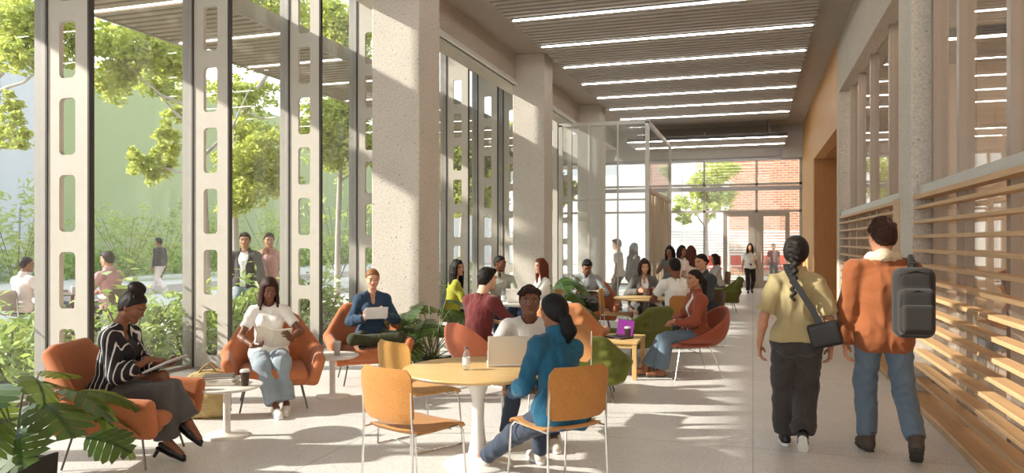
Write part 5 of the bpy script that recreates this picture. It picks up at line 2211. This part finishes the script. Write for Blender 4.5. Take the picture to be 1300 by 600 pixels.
def blob_points(c, r, n, hollow=.35, flat=.8):
    p = NR.normal(size=(n, 3))
    p /= np.linalg.norm(p, axis=1, keepdims=True)
    p *= (hollow + (1 - hollow) * NR.uniform(0, 1, (n, 1)) ** .6)
    p[:, 2] *= flat
    # clump the leaves into sprays
    k = max(6, n // 26)
    cs = p[:k]
    return np.array(c) + (cs[NR.integers(0, k, n)] * .82 + p * .30) * r


def tree(label, base, trunk, limbs, blobs, size, m=None, r0=.09, density=2300, group='courtyard trees'):
    """trunk: list of points; limbs: list of point lists; blobs: (centre, radius), all in world space"""
    base = Vector(base)
    t = thing('tree', label, 'tree', base, 0, group)
    rel = lambda p: Vector(p) - base
    MB().tube([rel(p) for p in trunk], r0, 10, True, [r0 * (1 - .55 * i / (len(trunk) - 1)) for i in range(len(trunk))]).build('trunk', BARK, t)
    for l in limbs:
        MB().tube([rel(p) for p in l], r0 * .4, 8, True, [r0 * .42 * (1 - .7 * i / (len(l) - 1)) for i in range(len(l))]).build('branch', BARK, t)
    pts = [blob_points(rel(c), r, int(density * r ** 2)) for c, r in blobs]
    leaf_mesh('foliage', np.concatenate(pts), size, m or LEAFT, t, .5, .6, .1)
    return t


def at(px, py, t):
    return W(px, t, ZZ(py, t))


def limb(a, b, sag=.12):
    a, b = Vector(a), Vector(b)
    mid = a.lerp(b, .5) + Vector((0, 0, -sag * (b - a).length)) + Vector((.05, .03, 0))
    return [a, a.lerp(mid, .5) + Vector((0, 0, .02)), mid, mid.lerp(b, .5), b]


# ground
PAVE = concrete('courtyard_paving', (.60, .55, .47), False)
structure(MB().box((-37.0, 25, -.09), (60.0, 110, .12)).build('ground', PAVE))
structure(MB().box((6, 54, -.09), (26.0, 52.8, .12)).build('ground', PAVE))
DPAVE = concrete('dark_paving_and_shade', (.33, .27, .22), False)
structure(MB().box((-13.1, 25, -.022), (1.1, 90, .02)).build('path', DPAVE))
structure(MB().box((-19.5, 25, -.022), (3.2, 90, .02)).build('path', DPAVE))  # this band is a shadow put into the paving colour
structure(MB().box((-9.05, 14, .02), (.14, 44, .16)).build('kerb', concrete('kerb_stone', (.62, .58, .52), False)))
structure(MB().box((-8.05, 14, -.01), (1.9, 44, .06)).build('lawn', plain('planting_soil', (.07, .055, .035), .95)))
# walls round the courtyard
structure(MB().box((-30.5, 44, 5.0), (.6, 37, 10.0)).build('wall_left', plain('green_render', (.33, .37, .19), .8)))
structure(MB().box((-30.5, 5, 5.0), (.6, 41, 10.0)).build('wall_left', plain('blue_grey_render', (.50, .51, .52), .8)))
structure(MB().box((-22, 63, 4.0), (22, .6, 8.0)).build('wall_back', plain('blue_grey_render', (.50, .51, .52), .8)))
# hedge in front of the green wall
pts = NR.uniform((-1.0, -1, .0), (1.0, 1, 1.15), (9000, 3))
pts[:, 1] *= 26
pts[:, 2] *= 1 + .15 * np.sin(pts[:, 1] * .9)
hg = leaf_mesh('hedge', pts + np.array([-28.6, 34, 0]), .30, LEAFH, None, .5, .8)
tag(hg, 'long clipped green hedge at the foot of the green wall', 'hedge', None, 'stuff')


def shrub(label, base, r, h, n, size, m, group, asp=.32, stems=6):
    t = thing('shrub', label, 'shrub', base, 0, group)
    st = MB()
    for k in range(stems):
        a = k * 2.4
        st.tube([(0, 0, 0), (.3 * r * math.cos(a), .3 * r * math.sin(a), h * .4), (.7 * r * math.cos(a), .7 * r * math.sin(a), h * .85)], .010, 5)
    st.build('stems', plain('shrub_stem', (.16, .12, .06), .8), t)
    k = max(8, n // 14)
    cs = NR.normal(size=(k, 3)) * np.array([.42 * r, .42 * r, .24 * h]) + np.array([0, 0, .58 * h])
    p = cs[NR.integers(0, k, n)] + NR.normal(size=(n, 3)) * size * .55
    p[:, 2] = np.clip(p[:, 2], .03, None)
    leaf_mesh('foliage', p, size, m, t, asp, 1.2, -.1)
    return t


beds = [(10, 8.6, .62, .75, 'behind the big monstera'), (48, 9.4, .6, .70, 'at the photo\'s edge before the first fin'), (92, 8.2, .35, .5, 'seen through the openings of the white fin'),
        (180, 10.0, .5, .72, 'right of the striped reader\'s head'), (215, 9.4, .62, .95, 'above the writing hand of the striped reader'), (236, 10.4, .45, .8, 'touching the second white fin'),
        (268, 10.6, .5, .75, 'behind the second white fin'), (305, 11.2, .5, .85, 'under the man in the open dark jacket'), (335, 11.8, .42, .72, 'behind the braided reader'),
        (385, 12.0, .5, .95, 'seen through the third white fin'), (412, 12.8, .5, .9, 'left of the woman in the blue sweater'), (440, 13.6, .5, .8, 'beside the nearest column\'s foot'),
        (572, 17.0, .6, 1.1, 'behind the olive yellow top'), (600, 18.2, .6, 1.1, 'between the dark fins'), (645, 20.5, .6, 1.1, 'just before the second column')]
for px, t_, r, h, where in beds:
    x = W(px, t_)
    x.x = min(x.x, -7.55)
    x.x = max(x.x, -8.6)
    shrub('leafy pale green bed shrub outside, ' + where, x, r, h, int(420 * r / .5), .17, LEAFS, 'shrubs in the planting bed')
for px, t_, r, h, where in ((22, 24, 1.3, 3.2, 'before the blue grey wall'), (160, 31, 1.9, 3.0, 'before the green wall, near the walker'), (205, 33, 1.5, 2.6, 'behind the walking person'),
                            (430, 30, 2.0, 3.6, 'beyond the blue sweater'), (345, 36, 2.0, 3.4, 'behind the two walking men'), (262, 35, 1.6, 3.0, 'behind the second white fin')):
    shrub('airy yellow green bush ' + where, W(px, t_), r, h, 700, .26, LEAFW, 'airy bushes in the courtyard', .4, 9)

# courtyard trees: high and far crown clumps are added to shade the fins
B = W(262, 15.0)
trunk = [B, at(262, 330, 15.0), at(258, 230, 15.0), at(247, 150, 15.0), at(240, 70, 15.0), at(232, 10, 15.0)]
tree('pale barked tree with yellow green crown behind the second white fin', B, trunk,
     [limb(at(250, 165, 15.0), at(190, 105, 14.6)), limb(at(246, 140, 15.0), at(150, 72, 14.0)), limb(at(256, 215, 15.0), at(190, 205, 15.2)), limb(at(242, 90, 15.0), at(205, 30, 15.5)), limb(at(256, 200, 15), at(318, 110, 16))],
     [(at(140, 66, 14.2), .62), (at(172, 55, 14.0), .66), (at(205, 72, 14.6), .66), (at(150, 104, 14.3), .55), (at(226, 84, 15.2), .5), (at(128, 44, 14.6), .45), (at(185, 28, 15), .6),
      (at(188, 212, 15.2), .48), (at(206, 200, 15.4), .42), (at(215, 176, 15.3), .40), (at(178, 202, 15.0), .3), (at(226, 150, 15.8), .4), (at(250, 30, 15), .7), (at(200, -40, 18), 1.0), (at(165, -10, 19), .9), (at(215, 40, 19), 1.0), (at(190, 95, 19), .7), (at(232, 110, 19.5), .8), (at(240, 0, 19), .9)], .14)  # last clumps added behind and above to shade the fins
B = W(300, 17.5)
tree('forked pale tree between the second and third white fins', B,
     [B, at(299, 320, 17.5), at(297, 230, 17.5), at(300, 165, 17.5), at(322, 120, 17.5), at(350, 78, 17.5), at(372, 40, 17.5)],
     [limb(at(298, 190, 17.5), at(288, 90, 17.2)), limb(at(310, 145, 17.5), at(345, 150, 17.0), .05), limb(at(300, 215, 17.5), at(335, 235, 17.0), .05)],
     [(at(303, 205, 17.2), .75), (at(320, 240, 17.0), .7), (at(340, 185, 17.2), .72), (at(318, 165, 17.6), .66), (at(352, 225, 17.2), .6), (at(296, 120, 17.2), .6), (at(330, 120, 17.8), .55), (at(296, 255, 17), .5),
      (at(335, 8, 18), .9), (at(305, 15, 18), .8), (at(360, 20, 18), .8), (at(310, 60, 19), .9), (at(340, -40, 19), 1.1), (at(300, -60, 18), 1.0)], .14)  # topmost clumps are out of view, added for more shade
B = W(428, 20.5)
tree('slender leafy tree between the third fin and the nearest column', B,
     [B, at(429, 300, 20.5), at(432, 210, 20.5), at(428, 130, 20.5), at(436, 40, 20.5)],
     [limb(at(431, 210, 20.5), at(405, 150, 20.2)), limb(at(430, 170, 20.5), at(455, 110, 20.5)), limb(at(432, 230, 20.5), at(462, 200, 20.5))],
     [(at(412, 158, 20.2), .9), (at(440, 170, 20.5), .9), (at(425, 195, 20.4), .75), (at(450, 135, 20.8), .8), (at(412, 132, 20.6), .7), (at(462, 190, 20), .7),
      (at(430, 55, 21), 1.0), (at(415, 25, 21), .9), (at(446, 85, 21), .8), (at(455, 30, 21), .8)], .16)
B = W(-14, 13.5)
tree('tree reaching into the photo beside the first fin with a thick bare limb', B,
     [B, at(-14, 300, 13.5), at(-12, 180, 13.5), at(-4, 112, 13.5), at(-6, 40, 13.5)],
     [limb(at(-6, 118, 13.5), at(58, 82, 13.0), .04), limb(at(-10, 160, 13.5), at(22, 160, 13.2)), limb(at(-4, 100, 13.5), at(40, 30, 13.5))],
     [(at(14, 22, 13.4), .75), (at(44, 34, 13.2), .7), (at(38, 70, 13.0), .55), (at(62, 60, 13.2), .5), (at(10, 66, 13.6), .55), (at(20, 166, 13.2), .40), (at(8, 132, 13.4), .30), (at(34, 180, 13), .22), (at(88, 24, 13.4), .55), (at(100, 70, 13.4), .4), (at(2, 176, 13.4), .42)], .135)
B = W(585, 27)
tree('dense tree seen between the two concrete columns', B,
     [B, at(585, 300, 27), at(590, 220, 27), at(598, 150, 27)],
     [limb(at(588, 240, 27), at(565, 200, 27)), limb(at(590, 220, 27), at(630, 190, 27)), limb(at(588, 250, 27), at(615, 240, 26))],
     [(at(563, 190, 27), 1.1), (at(585, 205, 27), 1.2), (at(562, 235, 26.5), 1.0), (at(606, 195, 27), 1.1), (at(630, 215, 27), 1.1), (at(612, 250, 26.5), 1.0), (at(640, 180, 27), 1.0), (at(585, 250, 26), .9), (at(700, 240, 28), 1.0)], .24)

# --- people in the courtyard
WIRE = plain('bronze_wire', (.16, .115, .08), .5, .4)
tbx = thing('garden_table', 'round bronze garden table with a white cup between the seated courtyard people', 'table', W(92, 12.9))
MB().lathe([(.001, .715), (.40, .715), (.405, .725), (.40, .735), (.001, .735)], 40).build('tabletop', WIRE, tbx)
MB().lathe([(.22, 0), (.22, .012), (.03, .03), (.025, .70), (.10, .715)], 24).build('base', WIRE, tbx)
c_ = W(93, 12.8)
paper_cup('white cup on the garden table, seen through the fin\'s opening', (c_.x, c_.y, .735), WHT, .11, WHT)
gc = side_chair('bronze garden chair under the bearded man with his back turned', W(28, 12.2), HD(-18), WIRE)
J = person('man in pale pink shirt outside, sitting with his back to the glass', ahead(W(28, 12.2), -18, -.02), HD(-22), 1.80, False, '#8a5c44', .55, lean=6, head=(-20, 4, 0),
           hands=[dict(p=(.18, .36, .74), n=(0, 0, -1), h=(.9, -.5, -.4)), dict(p=(-.14, .38, .74), n=(0, 0, -1), h=(-.8, -.5, -.5))],
           feet=[dict(p=(.14, .42, .09)), dict(p=(-.14, .40, .09))],
           top=dict(m=PINKW, e=.020, hem=.08, name='shirt', neck='collar'), legs=dict(m=DENIM, e=.012), shoes=('sneaker', BEIGES, SOLEW), hair=('fade', '#15100e'), lod=1, seed=31)
side_chair('bronze garden chair under the dark haired woman outside', W(55, 13.4), HD(-100), WIRE)
J = person('dark haired woman in white top outside, beside the man with his back turned', ahead(W(55, 13.4), -100, -.02), HD(-100), 1.66, True, '#a06c52', .54, lean=6, head=(10, 6, 0),
           hands=[dict(p=(.10, .36, .74), n=(0, 0, -1), h=(.9, -.5, -.4)), dict(p=(-.10, .38, .74), n=(0, 0, -1), h=(-.8, -.5, -.5))],
           feet=[dict(p=(.1, .42, .088)), dict(p=(-.1, .40, .088))],
           top=dict(m=WHITEC, e=.018, hem=.08, name='top'), legs=dict(m=DENIM, e=.012), shoes=('sneaker', BEIGES, SOLEW), hair=('long', '#17100d'), lod=1, seed=32)
side_chair('bronze garden chair under the man in the pink shirt outside', W(140, 12.4), HD(65), WIRE)
J = person('man in pink shirt sitting at the garden table outside, above the striped reader', ahead(W(140, 12.4), 65, -.02), HD(75), 1.88, False, '#c49274', .60, lean=4, head=(6, 4, 0),
           hands=[dict(p=(.12, .38, .78), n=(0, 0, -1), h=(.9, -.5, -.4)), dict(p=(-.12, .40, .78), n=(0, 0, -1), h=(-.8, -.5, -.5))],
           feet=[dict(p=(.14, .42, .09)), dict(p=(-.14, .40, .09))],
           top=dict(m=PINKC, e=.018, hem=.08, name='shirt', neck='collar', sleeve='long'), legs=dict(m=CHARC, e=.012), shoes=('sneaker', BEIGES, SOLEW), hair=('short', '#2a1a12'), lod=1, seed=33)
stander('person in dark hooded top and pale trousers walking through the courtyard', 203, 23.5, 75, 1.76, False, '#8a5c44', CHARC, PINKW, ('short', '#15100e'), 2, None, (0, 4, 0), None, [dict(p=(.08, .30, .088)), toe_off(-.08, -.22, 40, 1.0)], 34, ('sneaker', BEIGES, SOLEW), 0, 'crew', 'long')
stander('man in open dark jacket over a white T-shirt walking outside', 312, 12.6, 176, 1.80, False, '#b98468', WHITEC, DENIML, ('short', '#2a1a12'), 1, CHARC, (14, 4, 0), None, [dict(p=(.09, .20, .09)), toe_off(-.09, -.12, 30, 1.03, 0, False)], 35)
stander('man in rose shirt walking outside beside the man in the dark jacket', 342, 13.0, 186, 1.80, False, '#b07a5c', PINKC, DENIML, ('short', '#2a1a12'), 1, None, (20, 6, 0),
        [dict(p=(.05, .26, 1.42), h=(.8, -.3, -.8), d=(-.5, -.2, .8), n=(0, -1, 0), curl=.7), {}], [dict(p=(.09, -.10, .09)), dict(p=(-.09, .18, .09))], 36, None, 0, 'collar', 'elbow')
for q in J['obj'].children:
    pass

# --- beyond the end wall
structure(MB().box((8.9, 38.2, 6.0), (20, .6, 12)).build('wall_back', brick('red_brick', (.50, .235, .125), (.36, .15, .085), (.55, .46, .38), 1.0)))
structure(MB().box((-11, 52, 3.1), (26, .6, 6.2)).build('wall_back', plain('pale_render', (.74, .72, .69), .8)))
structure(MB().box((-4.6, 41, 4.5), (2.0, .6, 9)).build('wall_back', plain('blue_grey_render', (.50, .51, .52), .8)))
fe = thing('slat_fence', 'white horizontal slat fence standing outside the glass end wall', 'fence', (0, 34.5, 0))
for k in range(13):
    MB().box((0, 0, .55 + .125 * k), (13, .04, .075)).build('slat', WHT, fe)
for k in range(7):
    MB().box((-6 + 2 * k, .05, 1.1), (.07, .06, 2.2)).build('post', WHT, fe)
B = W(897, 31.5)
tree('pale barked young tree outside the glass end wall', B,
     [B, at(897, 330, 31.5), at(896, 285, 31.5), at(899, 262, 31.5), at(893, 225, 31.5)],
     [limb(at(897, 290, 31.5), at(876, 258, 31.5)), limb(at(897, 285, 31.5), at(914, 240, 31.5)), limb(at(898, 270, 31.5), at(905, 215, 31.5))],
     [(at(880, 256, 31.5), .75), (at(898, 240, 31.5), .85), (at(914, 252, 31.5), .75), (at(872, 275, 31.3), .45), (at(905, 218, 31.8), .85), (at(886, 226, 31.6), .6), (at(920, 212, 32), .8), (at(900, 264, 31.2), .6), (at(866, 268, 31.2), .4)], .20, None, .12, 900)
REDP = plain('red_lacquer', (.62, .085, .045), .45)
s0 = side_chair('', W(870, 30.0), HD(160), REDP)
for i, (px, t_, th, where) in enumerate(((870, 30.0, 160, 'behind the batten screen'), (886, 29.8, 190, 'before the young tree'), (908, 29.6, 170, 'just past the young tree'), (940, 30.2, 200, 'left of the walking woman in white'),
                                         (970, 30.0, 150, 'behind the left glass door leaf'), (992, 30.6, 180, 'behind the right glass door leaf'))):
    lab = 'red outdoor chair beyond the glass end wall, ' + where
    if i == 0:
        s0['label'] = lab
        s0['group'] = 'red outdoor chairs'
        s0.scale = (1.15, 1.15, 1.25)
    else:
        c2 = dup(s0, lab, W(px, t_), HD(th), 'red outdoor chairs')
stander('person in maroon vest standing outside behind the glass doors', 982, 29.0, 170, 1.55, False, '#b07a5c', MAROON, CHARC, ('short', '#4a2d1b'), 2, None, (0, 4, 0), None, None, 37)
SUN_E, SKY_E, EXPO = 6.5, 1.8, .66


# ---------------------------------------------------------------- camera, sun, sky
cd = bpy.data.cameras.new('camera')
cam = bpy.data.objects.new('camera', cd)
C.objects.link(cam)
cam.location = (0, 0, EYE)
cam.rotation_euler = (PI / 2, 0, YAW)
cd.sensor_width = 36.0
cd.lens = 36.0 * FPX / 1300.0
cd.shift_y = (HZ - 300.0) / 1300.0
cd.clip_end = 300
bpy.context.scene.camera = cam

sd = bpy.data.lights.new('sun', 'SUN')
sd.energy = SUN_E
sd.color = (1.0, .93, .84)
sd.angle = math.radians(1.2)
so = bpy.data.objects.new('sun', sd)
C.objects.link(so)
so.rotation_euler = Vector((1.0, .40, -.55)).to_track_quat('-Z', 'Y').to_euler()
so.location = (-20, -5, 15)

wd = bpy.data.worlds.new('sky')
bpy.context.scene.world = wd
wd.use_nodes = True
nt = wd.node_tree
nt.nodes.clear()
tc = nt.nodes.new('ShaderNodeTexCoord')
sp = nt.nodes.new('ShaderNodeSeparateXYZ')
nt.links.new(tc.outputs['Generated'], sp.inputs[0])
rp = nt.nodes.new('ShaderNodeValToRGB')
e = rp.color_ramp.elements
e[0].position, e[0].color = 0.0, (.93, .92, .88, 1)
e[1].position, e[1].color = .75, (.42, .60, .88, 1)
q = e.new(.28)
q.color = (.80, .87, .95, 1)
nt.links.new(sp.outputs[2], rp.inputs[0])
nz = nt.nodes.new('ShaderNodeTexNoise')
nz.inputs['Scale'].default_value = 3.5
nz.inputs['Detail'].default_value = 6
nt.links.new(tc.outputs['Generated'], nz.inputs['Vector'])
r2 = nt.nodes.new('ShaderNodeValToRGB')
r2.color_ramp.elements[0].position, r2.color_ramp.elements[1].position = .46, .64
nt.links.new(nz.outputs['Fac'], r2.inputs[0])
mx = nt.nodes.new('ShaderNodeMix')
mx.data_type = 'RGBA'
nt.links.new(r2.outputs[0], mx.inputs[0])
nt.links.new(rp.outputs[0], mx.inputs[6])
mx.inputs[7].default_value = (.95, .95, .95, 1)
bg = nt.nodes.new('ShaderNodeBackground')
bg.inputs[1].default_value = SKY_E
nt.links.new(mx.outputs[2], bg.inputs[0])
wo = nt.nodes.new('ShaderNodeOutputWorld')
nt.links.new(bg.outputs[0], wo.inputs[0])

sc = bpy.context.scene
sc.view_settings.view_transform = 'Standard'
sc.view_settings.look = 'None'
sc.view_settings.exposure = EXPO
sc.view_settings.gamma = 1
sc.view_settings.use_curve_mapping = False
sc.cycles.max_bounces = 10
sc.cycles.diffuse_bounces = 5
sc.cycles.transparent_max_bounces = 24
sc.cycles.use_denoising = True
sc.cycles.sample_clamp_indirect = 6
